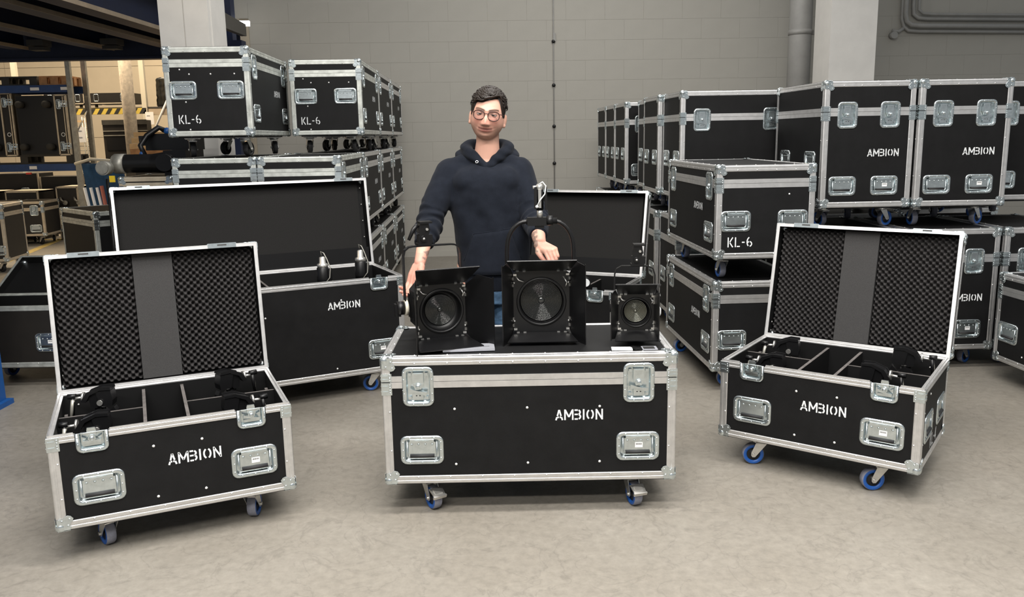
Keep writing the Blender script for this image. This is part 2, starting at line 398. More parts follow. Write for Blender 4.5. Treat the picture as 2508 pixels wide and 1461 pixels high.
def m_corner(sx, sy, sz):
    mb = MB(); mb.sphere((-sx*.014,-sy*.014,-sz*.014), .0215, 12, 8)
    S = Vector((sx, sy, sz))
    for ax in range(3):
        n = Vector((0,0,0)); n[ax] = S[ax]; a = Vector((0,0,0)); a[(ax+1) % 3] = -S[(ax+1) % 3]; b = Vector((0,0,0)); b[(ax+2) % 3] = -S[(ax+2) % 3]
        def P(u, v, d): return a*u + b*v + n*d
        poly = [(.002,.002),(.046,.002),(.050,.012),(.046,.020),(.054,.030),(.060,.040),(.056,.052),(.046,.060),(.036,.056),(.026,.048),(.018,.046),(.010,.050),(.002,.046)]
        mb.loft([[P(u, v, .0012) for u, v in poly], [P(u*.97+.001, v*.97+.001, .0032) for u, v in poly]], smooth=False)
        for u, v in ((.045,.046),(.020,.040),(.040,.020)): mb.bump(P(u, v, .0032), n, .0042, .0025)
    return mb.mesh('ball_corner', 'zinc')
def m_brace(sx, sy, hh):
    # zinc bracket on a vertical edge at the lid line
    mb = MB(); w = .042
    mb.box(min(0,-sx*w), min(sy*.0016,-sy*.002), 0, max(0,-sx*w), max(sy*.0016,-sy*.002), hh)
    mb.box(min(sx*.0016,-sx*.002), min(0,-sy*w), 0, max(sx*.0016,-sx*.002), max(0,-sy*w), hh)
    for k in range(2):
        z = hh*(0.28 + .44*k)
        mb.box(min(-sx*.004,-sx*.026), min(sy*.0016,sy*.0042), z-.0025, max(-sx*.004,-sx*.026), max(sy*.0016,sy*.0042), z+.0025)
        mb.box(min(sx*.0016,sx*.0042), min(-sy*.004,-sy*.026), z-.0025, max(sx*.0016,sx*.0042), max(-sy*.004,-sy*.026), z+.0025)
        for dz in (-.005,.005):
            mb.bump((-sx*.034, sy*.0016, z+dz), (0,sy,0), .0035, .0025); mb.bump((sx*.0016, -sy*.034, z+dz), (sx,0,0), .0035, .0025)
    return mb.mesh('corner_brace', 'zinc')
def edge_profile(mb, p0, p1, n1, n2, w=.036, rivets=0, mi=0):
    p0, p1, n1, n2 = map(Vector, (p0, p1, n1, n2)); d = (p1 - p0).normalized()
    t = .004
    half = [(-.0014,-w),(0,-w+.003),(0,-.60*w),(-.0012,-.57*w),(-.0012,-.44*w),(0,-.41*w),(0,-.007),(-.0012,-.0028)]
    pts = half + [(b, a) for a, b in reversed(half)] + [(-w,-t),(-t-.002,-t),(-t,-t-.002),(-t,-w)]
    ring = lambda p: [p + n1*a + n2*b for a, b in pts]
    mb.loft([ring(p0), ring(p1)], mi, False)
    L = (p1 - p0).length
    for i in range(rivets):
        q = p0 + (p1 - p0)*((i + 0.75)/(rivets + 0.5))
        mb.bump(q - n2*w*.80, n1, .0044, .0028, mi); mb.bump(q - n1*w*.80, n2, .0044, .0028, mi)
def m_wheel(wheels='blue'):
    mb = MB(); r = .05; wd = .018
    mb.lathe([(r*.93,-wd),(r,-wd*.72),(r,wd*.72),(r*.93,wd)], 28, axis='x', mi=0)
    for s in (-1, 1):
        mb.lathe([(r*.93,s*wd),(r*.86,s*wd*1.04),(r*.66,s*wd*1.0),(r*.62,s*wd*.7)], 28, axis='x', mi=1)
        mb.lathe([(r*.62,s*wd*.7),(r*.22,s*wd*.62),(r*.20,s*wd*1.15),(0.001,s*wd*1.15)], 20, axis='x', mi=2)
    return mb.mesh('wheel', ['wheel_grey', 'wheel_blue', 'black_plastic'] if wheels == 'blue' else ['rubber_grip', 'black_plastic', 'black_plastic'])
def m_fork(brake):
    mb = MB(); zc = -.078; off = .034      # wheel axle
    mb.box(-.052,-.043,-.004,.052,.043,0)
    for x in (-.04,.04):
        for y in (-.031,.031): mb.cyl((x,y,-.004), (x,y,-.009), .007, 6)
    mb.cyl((0,0,-.004), (0,0,-.016), .034, 20); mb.cyl((0,0,-.016), (0,0,-.021), .028, 20)
    for s in (-1, 1):
        x0 = s*.0245
        poly = [(-.026,-.021),(.026,-.021),(off+.012,zc+.010),(off+.012,zc-.004),(off+.006,zc-.012),(off-.006,zc-.012),(off-.012,zc-.004)]
        mb.prism(poly, 'x', x0-.0015, x0+.0015)
        mb.cyl((x0, off, zc), (x0+s*.008, off, zc), .0075, 8)
    mb.box(-.026,-.026,-.023,.026,.026,-.019)
    if brake:
        M = Matrix.Translation((0, off+.02, -.032)) @ Matrix.Rotation(R(-28), 4, 'X')
        mb.prism([(-.030,.0),(.030,.0),(.026,.052),(-.026,.052)], 'z', -.003, .003, M=M)
        mb.box(-.018,.012,.003,.018,.036,.008, M=M); mb.box(-.030,.044,-.010,.030,.052,.004, M=M)
    return mb.mesh('fork', 'steel')

FACE = {'F': 0, 'R': 1, 'B': 2, 'L': 3}
def face_frame(face, W, D):
    return {'F': ((0,0), 0), 'R': ((W,0), PI/2), 'B': ((W,D), PI), 'L': ((0,D), -PI/2)}[face]
def face_width(face, W, D): return W if face in 'FB' else D

CZ = .14
def panel(mb, face, W, D, z0, z1, holes, inset=.0025, mi=0):
    (ox, oy), rz = face_frame(face, W, D); M = Matrix.Translation((ox, oy, 0)) @ Matrix.Rotation(rz, 4, 'Z')
    wd = face_width(face, W, D)
    xs = sorted({inset, wd-inset, *[h[0] for h in holes], *[h[2] for h in holes]}); zs = sorted({z0, z1, *[min(max(h[1], z0), z1) for h in holes], *[min(max(h[3], z0), z1) for h in holes]})
    for i in range(len(xs)-1):
        for j in range(len(zs)-1):
            cx, cz = (xs[i]+xs[i+1])/2, (zs[j]+zs[j+1])/2
            if zs[j+1]-zs[j] < 1e-5 or any(h[0] < cx < h[2] and h[1] < cz < h[3] for h in holes): continue
            mb.add([M @ Vector(q) for q in ((xs[i],inset,zs[j]),(xs[i+1],inset,zs[j]),(xs[i+1],inset,zs[j+1]),(xs[i],inset,zs[j+1]))], [(0,1,2,3)], mi)

def case(label, x, y, yaw, z, W, D, H, lid, fit=(), text=(), riv=(), opened=None, group=None, detail=2, alu='aluminium',
         swivel=None, brake=(), name='flight_case', extras=None, castered=True, rivets_on=True, lam='laminate', lidfill=None, wheels='blue', category='flight case'):
    """x,y: front-left corner on the ground; fit: (face, 'handle'|'latch'|'handle_s', u, v-from-box-bottom)"""
    T = thing(name, label, category, (x, y, z), R(yaw), group)
    zs = CZ + H - lid; zt = CZ + H
    # ---- holes
    holes = {f: [] for f in 'FRBL'}; 
    for face, k, u, v in fit:
        if k.startswith('handle'): holes[face].append((u-.074, CZ+v-.046, u+.074, CZ+v+.046))
        else:
            lo = zs-.02-.066 if opened is None else zs-.066
            hi = zs-.02+.066 if opened is None else zs+.2
            holes[face].append((u-(.047 if opened is None else .040), lo, u+(.047 if opened is None else .040), hi))
    # ---- body shell
    mb = MB()
    for f in 'FRBL': panel(mb, f, W, D, CZ, zs, holes[f])
    i = .0025; mb.add([(i,i,CZ+.001),(W-i,i,CZ+.001),(W-i,D-i,CZ+.001),(i,D-i,CZ+.001)], [(0,1,2,3)])
    if opened is not None:
        t = .021; zb = CZ + .03
        a = [(t,t),(W-t,t),(W-t,D-t),(t,D-t)]
        for k in range(4):
            p, q = a[k], a[(k+1) % 4]; mb.add([(*p,zb),(*q,zb),(*q,zs-.002),(*p,zs-.002)], [(3,2,1,0)], 1)
        mb.add([(*p,zb) for p in a], [(0,1,2,3)], 1)
    me = mb.mesh('body', [lam, 'inner_laminate'], fix=opened is None)
    body = put('body', me, T)
    # base boards and feet strip
    mb = MB(); mb.box(.06,.03,CZ-.010,W-.06,D-.03,CZ); mb.build('base_board', 'black_plastic', T)
    # ---- lid (origin on the hinge line)
    hz = zs; mb = MB()
    def LM(): return Matrix.Translation((0,-D,-hz))
    for f in 'FRBL': panel(mb, f, W, D, zs, zt, holes[f])
    mb.add([(i,i,zt-.0025),(W-i,i,zt-.0025),(W-i,D-i,zt-.0025),(i,D-i,zt-.0025)], [(0,1,2,3)])
    if opened is not None:
        t = .014; a = [(t,t),(W-t,t),(W-t,D-t),(t,D-t)]
        for k in range(4):
            p, q = a[k], a[(k+1) % 4]; mb.add([(*p,zs+.002),(*q,zs+.002),(*q,zt-.010),(*p,zt-.010)], [(3,2,1,0)], 1)
        mb.add([(*p,zt-.010) for p in a], [(3,2,1,0)], 1)
    mb.xform(LM())
    lidang = 0 if opened is None else -R(opened)
    lido = put('lid', mb.mesh('lid', [lam, 'inner_laminate'], fix=opened is None), T, (0, D, hz), (lidang, 0, 0))
    # ---- edge profiles
    def edges():
        w = .036
        nr = (lambda L: max(2, int(L/.14)) if (detail > 1 and rivets_on) else 0)
        b = [((w,0,CZ),(W-w,0,CZ),(0,-1,0),(0,0,-1),nr(W)), ((w,D,CZ),(W-w,D,CZ),(0,1,0),(0,0,-1),nr(W)), ((0,w,CZ),(0,D-w,CZ),(-1,0,0),(0,0,-1),nr(D)), ((W,w,CZ),(W,D-w,CZ),(1,0,0),(0,0,-1),nr(D))]
        for sx, X in ((-1,0),(1,W)):
            for sy, Y in ((-1,0),(1,D)):
                b.append(((X,Y,CZ+.02),(X,Y,zs-.002),(sx,0,0),(0,sy,0),2 if nr(1) else 0))
        l = [((w,0,zt),(W-w,0,zt),(0,-1,0),(0,0,1),nr(W)), ((w,D,zt),(W-w,D,zt),(0,1,0),(0,0,1),nr(W)), ((0,w,zt),(0,D-w,zt),(-1,0,0),(0,0,1),nr(D)), ((W,w,zt),(W,D-w,zt),(1,0,0),(0,0,1),nr(D))]
        for sx, X in ((-1,0),(1,W)):
            for sy, Y in ((-1,0),(1,D)):
                l.append(((X,Y,zs+.002),(X,Y,zt-.02),(sx,0,0),(0,sy,0),0))
        return b, l
    def band(mb, face, za, zb_, lip, seg_out=None):
        (ox, oy), rz = face_frame(face, W, D); M = Matrix.Translation((ox, oy, 0)) @ Matrix.Rotation(rz, 4, 'Z'); wd = face_width(face, W, D)
        up = lip > 0; ed = zb_ if up else za
        cuts = sorted((h[0]-.017, h[2]+.017) for h in holes[face] if h[1] < zs < h[3])
        xa = .034; segs = []
        for c0, c1 in cuts: segs.append((xa, c0)); xa = c1
        segs.append((xa, wd-.034))
        for s0, s1 in segs:
            if s1 - s0 < .002: continue
            hh = zb_ - za
            prof = [(.003, za), (-.0005, za+.0015), (-.0005, za+hh*.5), (-.0005, zb_-.0002), (.0, zb_), (.003, zb_)]
            mb.prism([(q[0], q[1]) for q in prof], 'x', s0, s1, M=M)
            if seg_out is not None and opened is None: seg_out.append(MB().prism([(q[0], q[1]) for q in prof], 'x', s0, s1, M=M))
        if opened is not None:   # rim lip over the wall thickness
            for s0, s1 in ([(.0, wd)] if face in 'FB' else [(.016, wd-.016)]):
                cc = sorted((h[0]-.017, h[2]+.017) for h in holes[face] if h[1] < zs < h[3] and not up) ; xa = s0; sg = []
                for c0, c1 in cc: sg.append((xa, c0)); xa = c1
                sg.append((xa, s1))
                for a0, a1 in sg: mb.box(a0, -.0005, ed-.003, a1, .022 if lip > 0 else .016, ed+.003, M=M)
                if lip > 0: mb.box(s0+.02, .006, ed+.003, s1-.02, .011, ed+.010, M=M)
            if seg_out is not None:
                for k_, (s0, s1) in enumerate(segs):
                    q = MB(); hh = zb_ - za
                    prof = [(.003, za), (-.0005, za+.002), (-.0005, za+hh*.42), (.0006, za+hh*.46), (.0006, za+hh*.60), (-.0005, za+hh*.64), (-.0005, zb_-.001), (.0, zb_), (.022 if lip > 0 else .016, zb_) , (.022 if lip > 0 else .016, zb_-.004), (.003, zb_-.004)] if up else [(.003, zb_), (-.0005, zb_-.002), (-.0005, zb_-hh*.42), (.0006, zb_-hh*.46), (.0006, zb_-hh*.60), (-.0005, zb_-hh*.64), (-.0005, za+.001), (.0, za), (.016, za), (.016, za+.004), (.003, za+.004)]
                    a0 = (0 if face in 'FB' else .016) if k_ == 0 else s0; a1 = (wd if face in 'FB' else wd-.016) if k_ == len(segs)-1 else s1
                    q.prism(prof, 'x', a0, a1, M=M)
                    if up: q.prism([(.006, zb_-.002), (.006, zb_+.008), (.011, zb_+.008), (.011, zb_-.002)], 'x', a0+.004, a1-.004, M=M)
                    seg_out.append(q)
    be, le = edges()
    if detail > 1:
        for p0, p1, n1, n2, nr in be:
            m = MB(); edge_profile(m, p0, p1, n1, n2, rivets=nr); m.build('edge_profile', alu, body)
        for p0, p1, n1, n2, nr in le:
            m = MB(); edge_profile(m, p0, p1, n1, n2, rivets=nr); m.xform(LM()); m.build('edge_profile', alu, lido)
        for f in 'FRBL':
            so = []; band(MB(), f, zs-.027, zs-(.0002 if opened is None else .001), 1, so)
            for q in so: q.build('lid_line_profile', alu, body)
            so = []; band(MB(), f, zs+(.0002 if opened is None else .001), zs+.025, -1, so)
            for q in so: q.xform(LM()).build('lid_line_profile', alu, lido)
    else:
        def frame_b():
            m = MB()
            for p0, p1, n1, n2, nr in be: edge_profile(m, p0, p1, n1, n2, rivets=nr)
            for f in 'FRBL': band(m, f, zs-.027, zs-.0002, 1)
            return m.mesh('edge_profiles', alu)
        def frame_l():
            m = MB()
            for p0, p1, n1, n2, nr in le: edge_profile(m, p0, p1, n1, n2, rivets=nr)
            for f in 'FRBL': band(m, f, zs+.0002, zs+.025, -1)
            return m.xform(LM()).mesh('edge_profiles', alu)
        key = (W, D, H, lid, alu, tuple(fit))
        put('edge_profiles', cached(('fb',)+key, frame_b), body); put('edge_profiles', cached(('fl',)+key, frame_l), lido)
    # ---- corners and braces
    for sx, X in ((-1,0),(1,W)):
        for sy, Y in ((-1,0),(1,D)):
            put('ball_corner', cached(('bc',sx,sy,-1), lambda: m_corner(sx,sy,-1)), body, (X, Y, CZ))
            put('ball_corner', cached(('bc',sx,sy,1), lambda: m_corner(sx,sy,1)), lido, (X, Y-D, zt-hz))
            put('corner_brace', cached(('br',sx,sy), lambda: m_brace(sx,sy,.052)), body, (X, Y, zs-.054))
            if lid > .09: put('corner_brace', cached(('br2',sx,sy), lambda: m_brace(sx,sy,.034)), lido, (X, Y-D, .002))
    # ---- fittings
    first = True
    for face, k, u, v in fit:
        (ox, oy), rz = face_frame(face, W, D); c, s_ = math.cos(rz), math.sin(rz)
        at = lambda uu, zz, dy=0: (ox + c*uu - s_*dy, oy + s_*uu + c*dy, zz)
        if k.startswith('handle'):
            h = put('handle', cached('handle', m_handle), T, at(u, CZ+v, .0025), (0,0,rz))
            put('grip', cached('grip', m_grip), h)
            if k == 'handle_s': put('label_sticker', cached('sticker', m_sticker), h, (.005, .0002, .004))
        elif opened is None:
            h = put('latch', cached('latch', m_latch), T, at(u, zs-.02, .0025), (0,0,rz))
            tl = -14 if (round(u*1000) % 2) else 12
            put('butterfly', cached(('bf',tl), lambda: m_butterfly(tl)), h)
        else:
            h = put('latch', cached('hlatch', m_half_latch), T, at(u, zs+.003, .0015), (0,0,rz)); h.scale = (.86,1,.82)
            tl = 0 if u < W/2 else 16
            put('butterfly', cached(('hh',tl), lambda: m_half_hook(tl)), h)
            # matching strike on the lid rim
            if face == 'F':
                m = MB(); m.box(-.064,-.004,.0,.064,.012,.022); m.box(-.062,-.006,-.004,.062,.016,.001); m.box(-.02,-.0005,-.0052,.02,.006,-.0038, 1)
                m.build('latch_strike', ['zinc', 'wall_dark'], lido, (u, -D, .004))
    for face, txt, u, v, h in text:
        (ox, oy), rz = face_frame(face, W, D); c, s_ = math.cos(rz), math.sin(rz)
        put('lettering', lettering(txt, h, .145 if txt == 'AMBION' else .118), T, (ox + c*u - s_*.0025, oy + s_*u + c*.0025, CZ+v), (0,0,rz))
    if riv:
        m = MB()
        for face, u, v in riv:
            (ox, oy), rz = face_frame(face, W, D); c, s_ = math.cos(rz), math.sin(rz)
            m.bump((ox + c*u - s_*.0025, oy + s_*u + c*.0025, CZ+v), (s_, -c, 0), .0055, .003, k=8)
        m.build('panel_rivets', 'rivet_white', T)
    # ---- casters
    if castered:
        sw = swivel or (20, -15, 160, 200)
        for k, (cx, cy) in enumerate(((.17,.10),(W-.17,.10),(.17,D-.10),(W-.17,D-.10))):
            if W < .7: cx = .10 if cx < W/2 else W-.10
            if D > .7: cy = .17 if cy < D/2 else D-.17
            br = k in brake
            f = put('caster', cached(('fork',br), lambda: m_fork(br)), T, (cx, cy, CZ-.011), (0,0,R(sw[k % len(sw)])))
            put('wheel', cached(('wheel', wheels), lambda: m_wheel(wheels)), f, (0, .034, -.078))
    if lidfill: lidfill(lido, W, D, lid)
    if extras: extras(T, W, D, zs)
    return T
# ------------------------------------------------------------------ the man behind the middle case
V = Vector
def capsule(m, p0, p1, r0, r1, n=16, steps=5):
    p0, p1 = V(p0), V(p1); d = (p1-p0).normalized(); a = d.orthogonal().normalized(); b = d.cross(a); rings = []
    for i in range(5): 
        t = PI/2*(1 - i/5*.999); rings.append((p0 - d*r0*math.sin(t), r0*max(.02, math.cos(t))))
    for i in range(steps+1):
        k = i/steps; rings.append((p0.lerp(p1, k), r0 + (r1-r0)*k))
    for i in range(1, 6):
        t = PI/2*i/5*.999; rings.append((p1 + d*r1*math.sin(t), r1*max(.02, math.cos(t))))
    m.loft([[c + (a*math.cos(2*PI*j/n)+b*math.sin(2*PI*j/n))*r for j in range(n)] for c, r in rings])
def chain(m, pts, n=16):
    for (p, r), (q, s) in zip(pts[:-1], pts[1:]): capsule(m, p, q, r, s, n)
def erings(m, rs, n=32, p=2.3):
    """rs: (centre, rx, ry) horizontal super-ellipse rings"""
    out = []
    for c, rx, ry in rs:
        c = V(c); ring = []
        for i in range(n):
            t = 2*PI*i/n; co, si = math.cos(t), math.sin(t)
            ring.append(c + V((rx*math.copysign(abs(co)**(2/p), co), ry*math.copysign(abs(si)**(2/p), si), 0)))
        out.append(ring)
    m.loft(out)
def remesh(name, mb_, voxel, mats, parent=None, smooth=4, disp=None, factor=.5):
    me = mb_.mesh(name + '_src', mats); o = bpy.data.objects.new(name + '_src', me); COL.objects.link(o)
    md = o.modifiers.new('r', 'REMESH'); md.mode = 'VOXEL'; md.voxel_size = voxel; md.use_smooth_shade = True
    if smooth:
        s = o.modifiers.new('s', 'SMOOTH'); s.factor = factor; s.iterations = smooth
    dg = bpy.context.evaluated_depsgraph_get(); new = bpy.data.meshes.new_from_object(o.evaluated_get(dg))
    bpy.data.objects.remove(o, do_unlink=True); new.name = name
    if disp:
        nn = [v.normal.copy() for v in new.vertices]; cc = [v.co.copy() for v in new.vertices]; out = []
        for a_, b_ in zip(cc, nn): out += list(disp(a_, b_))
        new.vertices.foreach_set('co', out)
        new.update()
    for pl in new.polygons: pl.use_smooth = True
    if not new.materials:
        for mm in (mats if isinstance(mats, (list, tuple)) else [mats]): new.materials.append(MAT[mm])
    return put(name, new, parent)
g = lambda x, s: math.exp(-(x/s)**2)
sst = lambda t: (lambda u: u*u*(3-2*u))(min(1, max(0, t)))
# ---- head, in its own frame (face towards -y)
HC = V((-.101, 4.06, 1.658)); HM = Matrix.Translation(HC) @ Matrix.Rotation(R(-3), 4, 'Z') @ Matrix.Rotation(R(8.0), 4, 'Y') @ Matrix.Rotation(R(2), 4, 'X')
def headpt(d, grow=0.0, feat=True):
    sx, sy, sz = d
    x, y, z = .0800*sx, .094*sy, (.114 if sz > 0 else .1145)*sz
    low = sst(-sz)
    if sz < 0: 
        q_ = ((1-min(.999, -sz)**2.9)**(1/2.9))/max(.03, math.sqrt(max(1e-6, 1-sz*sz))); x *= min(q_, 1.9); y *= (1 + (min(q_, 1.9)-1)*.45) if sy < 0 else 1
    # jaw: narrower towards the chin, flat under
    x *= 1 - .20*low**2.2 + .01*g(sz+.35, .3)
    if sy > 0: y *= 1 - .45*low
    else: y *= 1 - .10*low
    if sz > .2: x *= 1 + .04*sst((sz-.2)/.5)
    y += -.004*low
    if feat and sy < .1:
        w = sst(-sy*2.2)
        y0 = y
        # nose
        tz = (z - .012)/-.052
        if -0.25 < tz < 1.35:
            amp = .004 + .022*sst(tz)*(1 - sst((tz-1.0)/.30))
            y -= w*amp*g(x, .0092 + .0058*sst(tz))
        y -= w*.007*(g(x-.0135, .0075)+g(x+.0135, .0075))*g(z+.042, .008)
        # eye sockets, brows, cheeks
        y += w*.0105*(g(x-.0315, .0185)+g(x+.0315, .0185))*g(z-.0055, .0125)
        y -= w*.0050*(g(x-.030, .026)+g(x+.030, .026))*g(z-.0255, .009)
        y -= w*.0065*(g(x-.040, .020)+g(x+.040, .020))*g(z+.028, .020)
        # smile lines, lips, chin
        zz = z + .0655 - 5.5*x*x
        y -= w*.0062*g(x, .030)*(g(zz-.0055, .0055) + 1.15*g(zz+.0065, .0062))
        y += w*.0058*g(x, .032)*g(zz, .0024)
        y += w*.0030*g(zz+.0185, .007)*g(x, .02)
        y -= w*.0075*g(x, .026)*g(z+.098, .015)
        y += w*.0026*(g(x-.036+.25*(z+.05), .005)+g(x+.036-.25*(z+.05), .005))*g(z+.045, .02)
    v = V((x, y, z))
    return v + v.normalized()*grow
body = MB(); nu, nv = 120, 96; rings = []
for k in range(1, nv):
    ph = PI*k/nv
    rings.append([HM @ headpt((math.sin(ph)*math.cos(2*PI*i/nu), math.sin(ph)*math.sin(2*PI*i/nu), -math.cos(ph))) for i in range(nu)])
body.loft(rings)
for s in (-1, 1):      # ears
    M = HM @ Matrix.Translation((s*.0830, .012, -.018)) @ Matrix.Rotation(s*R(-18), 4, 'Z') @ Matrix.Rotation(R(-10), 4, 'X')
    body.sphere((0,0,0), 1, 16, 12, M=M @ Matrix.Diagonal((.0085,.0175,.032,1)) if False else (M.to_3x3() @ Matrix.Diagonal((.0085,.0175,.031))).to_4x4()) if False else None
    e = MB(); e.sphere((0,0,0), 1, 16, 12, sc=(.0080,.0170,.031)); e.xform(M); body.add(e.v, e.f, 0, True)
    e = MB(); e.sphere((s*.003,-.004,-.024), 1, 12, 8, sc=(.007,.009,.011)); e.xform(M); body.add(e.v, e.f, 0, True)
# neck and trunk core
chain(body, [((-.103,4.085,1.61),.054), ((-.106,4.10,1.53),.056), ((-.112,4.115,1.45),.066), ((-.112,4.12,1.36),.090), ((-.11,4.12,1.20),.100), ((-.105,4.12,1.0),.105), ((-.10,4.12,.93),.11)], 24)
# arms (image left = his right)
SR, ER, WR = V((-.300,4.105,1.405)), V((-.395,4.03,1.165)), V((-.428,3.835,.985))
SL, EL, WL = V((.052,4.105,1.405)), V((.112,4.02,1.185)), V((.130,3.765,1.082))
chain(body, [((-.16,4.11,1.39),.06), (SR+V((.01,0,-.02)),.040), (ER,.038), (ER.lerp(WR,.3),.041), (ER.lerp(WR,.75),.031), (WR,.0265)])
chain(body, [((-.06,4.11,1.39),.06), (SL+V((-.01,0,-.02)),.040), (EL,.038), (EL.lerp(WL,.3),.042), (EL.lerp(WL,.75),.034), (WL,.0285)])
# legs
for s in (-1, 1): chain(body, [((-.10+s*.09,4.12,.92),.085), ((-.10+s*.10,4.12,.52),.058), ((-.10+s*.105,4.14,.10),.042), ((-.10+s*.105,4.10,.045),.036), ((-.10+s*.115,3.98,.035),.030)])
def hand(m, wrist, f, s, curls, thumb, k=1.0, spread=.012):
    """f: wrist to knuckles, s: towards the thumb; palm normal n = curl direction"""
    f = V(f).normalized(); s = V(s); s = (s - f*s.dot(f)).normalized(); n = thumb[0]*f.cross(s)
    wrist = V(wrist)
    for off, L in ((.030,.082),(.010,.086),(-.010,.082),(-.029,.074)):
        chain(m, [(wrist + s*off*.55*k, .0165*k), (wrist + f*L*.55*k + s*off*.85*k, .0150*k), (wrist + f*L*k + s*off*k - n*.004, .0118*k)], 12)
    for (off, L, ph), cu in zip(((.030,.082,(.042,.026,.021)),(.010,.086,(.046,.030,.022)),(-.010,.082,(.043,.028,.021)),(-.029,.074,(.034,.021,.018))), curls):
        p = wrist + f*L*k + s*off*k - n*.004; d = (f + s*off*3.0*(spread/.012)*.12).normalized(); a = 0; rr_ = [.0102,.0092,.0084,.0070]; pts = [(p, rr_[0]*k)]
        for j in range(3):
            a += R(cu[j]); dd = d*math.cos(a) + n*math.sin(a); p = p + dd*ph[j]*k; pts.append((p, rr_[j+1]*k))
        chain(m, pts, 12)
    tb, t1, t2, t3 = thumb[1:]
    P = lambda q: wrist + f*q[0]*k + s*q[1]*k + n*q[2]*k
    chain(m, [(P(tb),.0165*k),(P(t1),.0145*k),(P(t2),.0115*k),(P(t3),.0085*k)], 12)
# his left hand on the middle light
hand(body, WL + V((.002,-.012,-.012)), (.50,-.74,-.26), (-.86,-.50,-.05), [(38,62,40),(42,64,42),(46,62,42),(48,60,40)], (1,(.016,.020,.004),(.045,.040,.012),(.072,.040,.026),(.094,.030,.040)), 1.02)
# his right hand over the back of the left light
hand(body, WR + V((-.006,-.012,-.016)), (-.27,-.46,-.88), (.82,-.52,.06), [(10,36,30),(12,38,30),(16,40,30),(18,42,30)], (1,(.016,.022,.004),(.045,.044,.010),(.072,.052,.018),(.094,.050,.026)), 1.06)
person = remesh('person', body, .0031, 'skin', None, smooth=2, factor=.4)
tag(person, 'man in dark navy hoodie and glasses standing behind the middle case', 'person')
# skin tones by place on the body: lips, cheeks, stubble, knuckles, tattoo on the left forearm
me = person.data; at = me.color_attributes.new('tone', 'FLOAT_COLOR', 'POINT'); inv = HM.inverted()
base, red, stub, lip = V((.64,.365,.275)), V((.60,.265,.205)), V((.33,.20,.150)), V((.44,.165,.135))
cols = []
nf = noise.noise
for v in me.vertices:
    c = base.copy(); p = inv @ v.co
    if v.co.z > 1.40 and p.length < .30:
        front = sst(-p.y/.05)
        k = (g(p.x-.042,.022)+g(p.x+.042,.022))*g(p.z+.025,.028)*front; c = c.lerp(red, min(1, k*.9))
        c = c.lerp(red, .8*g(p.x,.017)*g(p.z+.030,.020)*front)
        if p.z < -.018:
            jaw = sst((-.025-p.z)/.035)*(1-.0*front)
            side = sst((abs(p.x)-.030)/.028); low = sst((-.078-p.z)/.02); fade = 1 - sst((-.108-p.z)/.03); jaw *= fade; low *= fade
            k = max(side*jaw, low*.8)*(.62+.3*nf(v.co*260)); c = c.lerp(stub, max(0, min(.8, k)))
            k = .45*g(p.x,.030)*g(p.z+.047,.007)*front; c = c.lerp(stub, k)
        zz = p.z + .0655 - 5.5*p.x*p.x
        k = g(p.x,.028)**.6*max(g(zz-.004,.0055), g(zz+.0065,.0065))*front*(1 if abs(p.x) < .034 else 0); c = c.lerp(lip, min(1, 1.05*k))
        c = c.lerp(V((.12,.05,.045)), .75*g(zz,.0027)*sst((.036-abs(p.x))/.006)*front)
        # eyebrows
        for s in (-1, 1):
            bx = p.x*s - .032; bz = p.z - .0285 - .006*math.sin(max(-1, min(1, bx/.02)))*.5 + 8*bx*bx
            c = c.lerp(V((.035,.022,.016)), 1.0*front*g(bz,.0044)*sst((.026-abs(bx))/.006))
    elif v.co.z < 1.15 and v.co.y < 3.9:
        dh = min((v.co-WR).length, (v.co-WL).length)
        if v.co.z < 1.03: c = c.lerp(red, .55)
        q = v.co - WL
        if v.co.x < .120 and v.co.x > .05 and -.0 < (v.co.z-1.045) < .09 and nf(v.co*55) > -.15: c = c.lerp(V((.16,.13,.11)), .75)
        q = v.co - WR
        if abs(v.co.z-1.015) < .02 and v.co.x > -.415 and v.co.x < -.2 and nf(v.co*60) > .0: c = c.lerp(V((.14,.12,.11)), .7)
    cols += [c.x, c.y, c.z, 1.0]
at.data.foreach_set('color', cols)

# ---- clothes
def fold(p, n):
    k = 0.0
    # sleeve bunching
    for S, E, W in ((SR, ER, WR), (SL, EL, WL)):
        d = (W-E).normalized(); t = (p-E).dot(d); r = (p - (E + d*t)).length
        if r < .085 and -.10 < t < .19: k += .0055*math.sin(t*150 + 3*nf(p*14))*(1 - abs(t-.04)/.16 if abs(t-.04) < .16 else 0)
    k += .0065*nf(V((p.x*7, p.y*7, p.z*5))) + .0026*nf(p*22)
    # drape lines running from the chest to the waist
    if p.z < 1.35: k += .0042*math.sin((p.x*1.0 + .35*p.z)*46 + 2*nf(p*5))*sst((1.35-p.z)/.2)
    return p + n*k
hd = MB()
cx = -.107
erings(hd, [((cx+.02,4.125,.80),.160,.118),((cx+.02,4.125,.815),.166,.124),((cx+.02,4.125,.87),.168,.126),((cx+.018,4.122,.90),.180,.138),((cx+.014,4.12,1.0),.180,.138),((cx+.008,4.118,1.12),.188,.138),((cx,4.115,1.25),.204,.142),((cx-.003,4.11,1.32),.200,.138),((cx-.003,4.112,1.37),.176,.124),((cx-.004,4.116,1.405),.142,.104),((cx-.005,4.128,1.430),.108,.084),((cx-.005,4.14,1.452),.080,.064)])
chain(hd, [((cx-.045,4.125,1.455),.045), ((cx-.10,4.118,1.432),.052), (SR+V((.020,.002,-.004)),.058)], 20)
chain(hd, [((cx+.040,4.125,1.455),.045), ((cx+.09,4.118,1.432),.052), (SL+V((-.020,.002,-.004)),.058)], 20)
chain(hd, [((cx-.10,4.06,1.34),.080), ((cx+.09,4.06,1.34),.080)], 20)
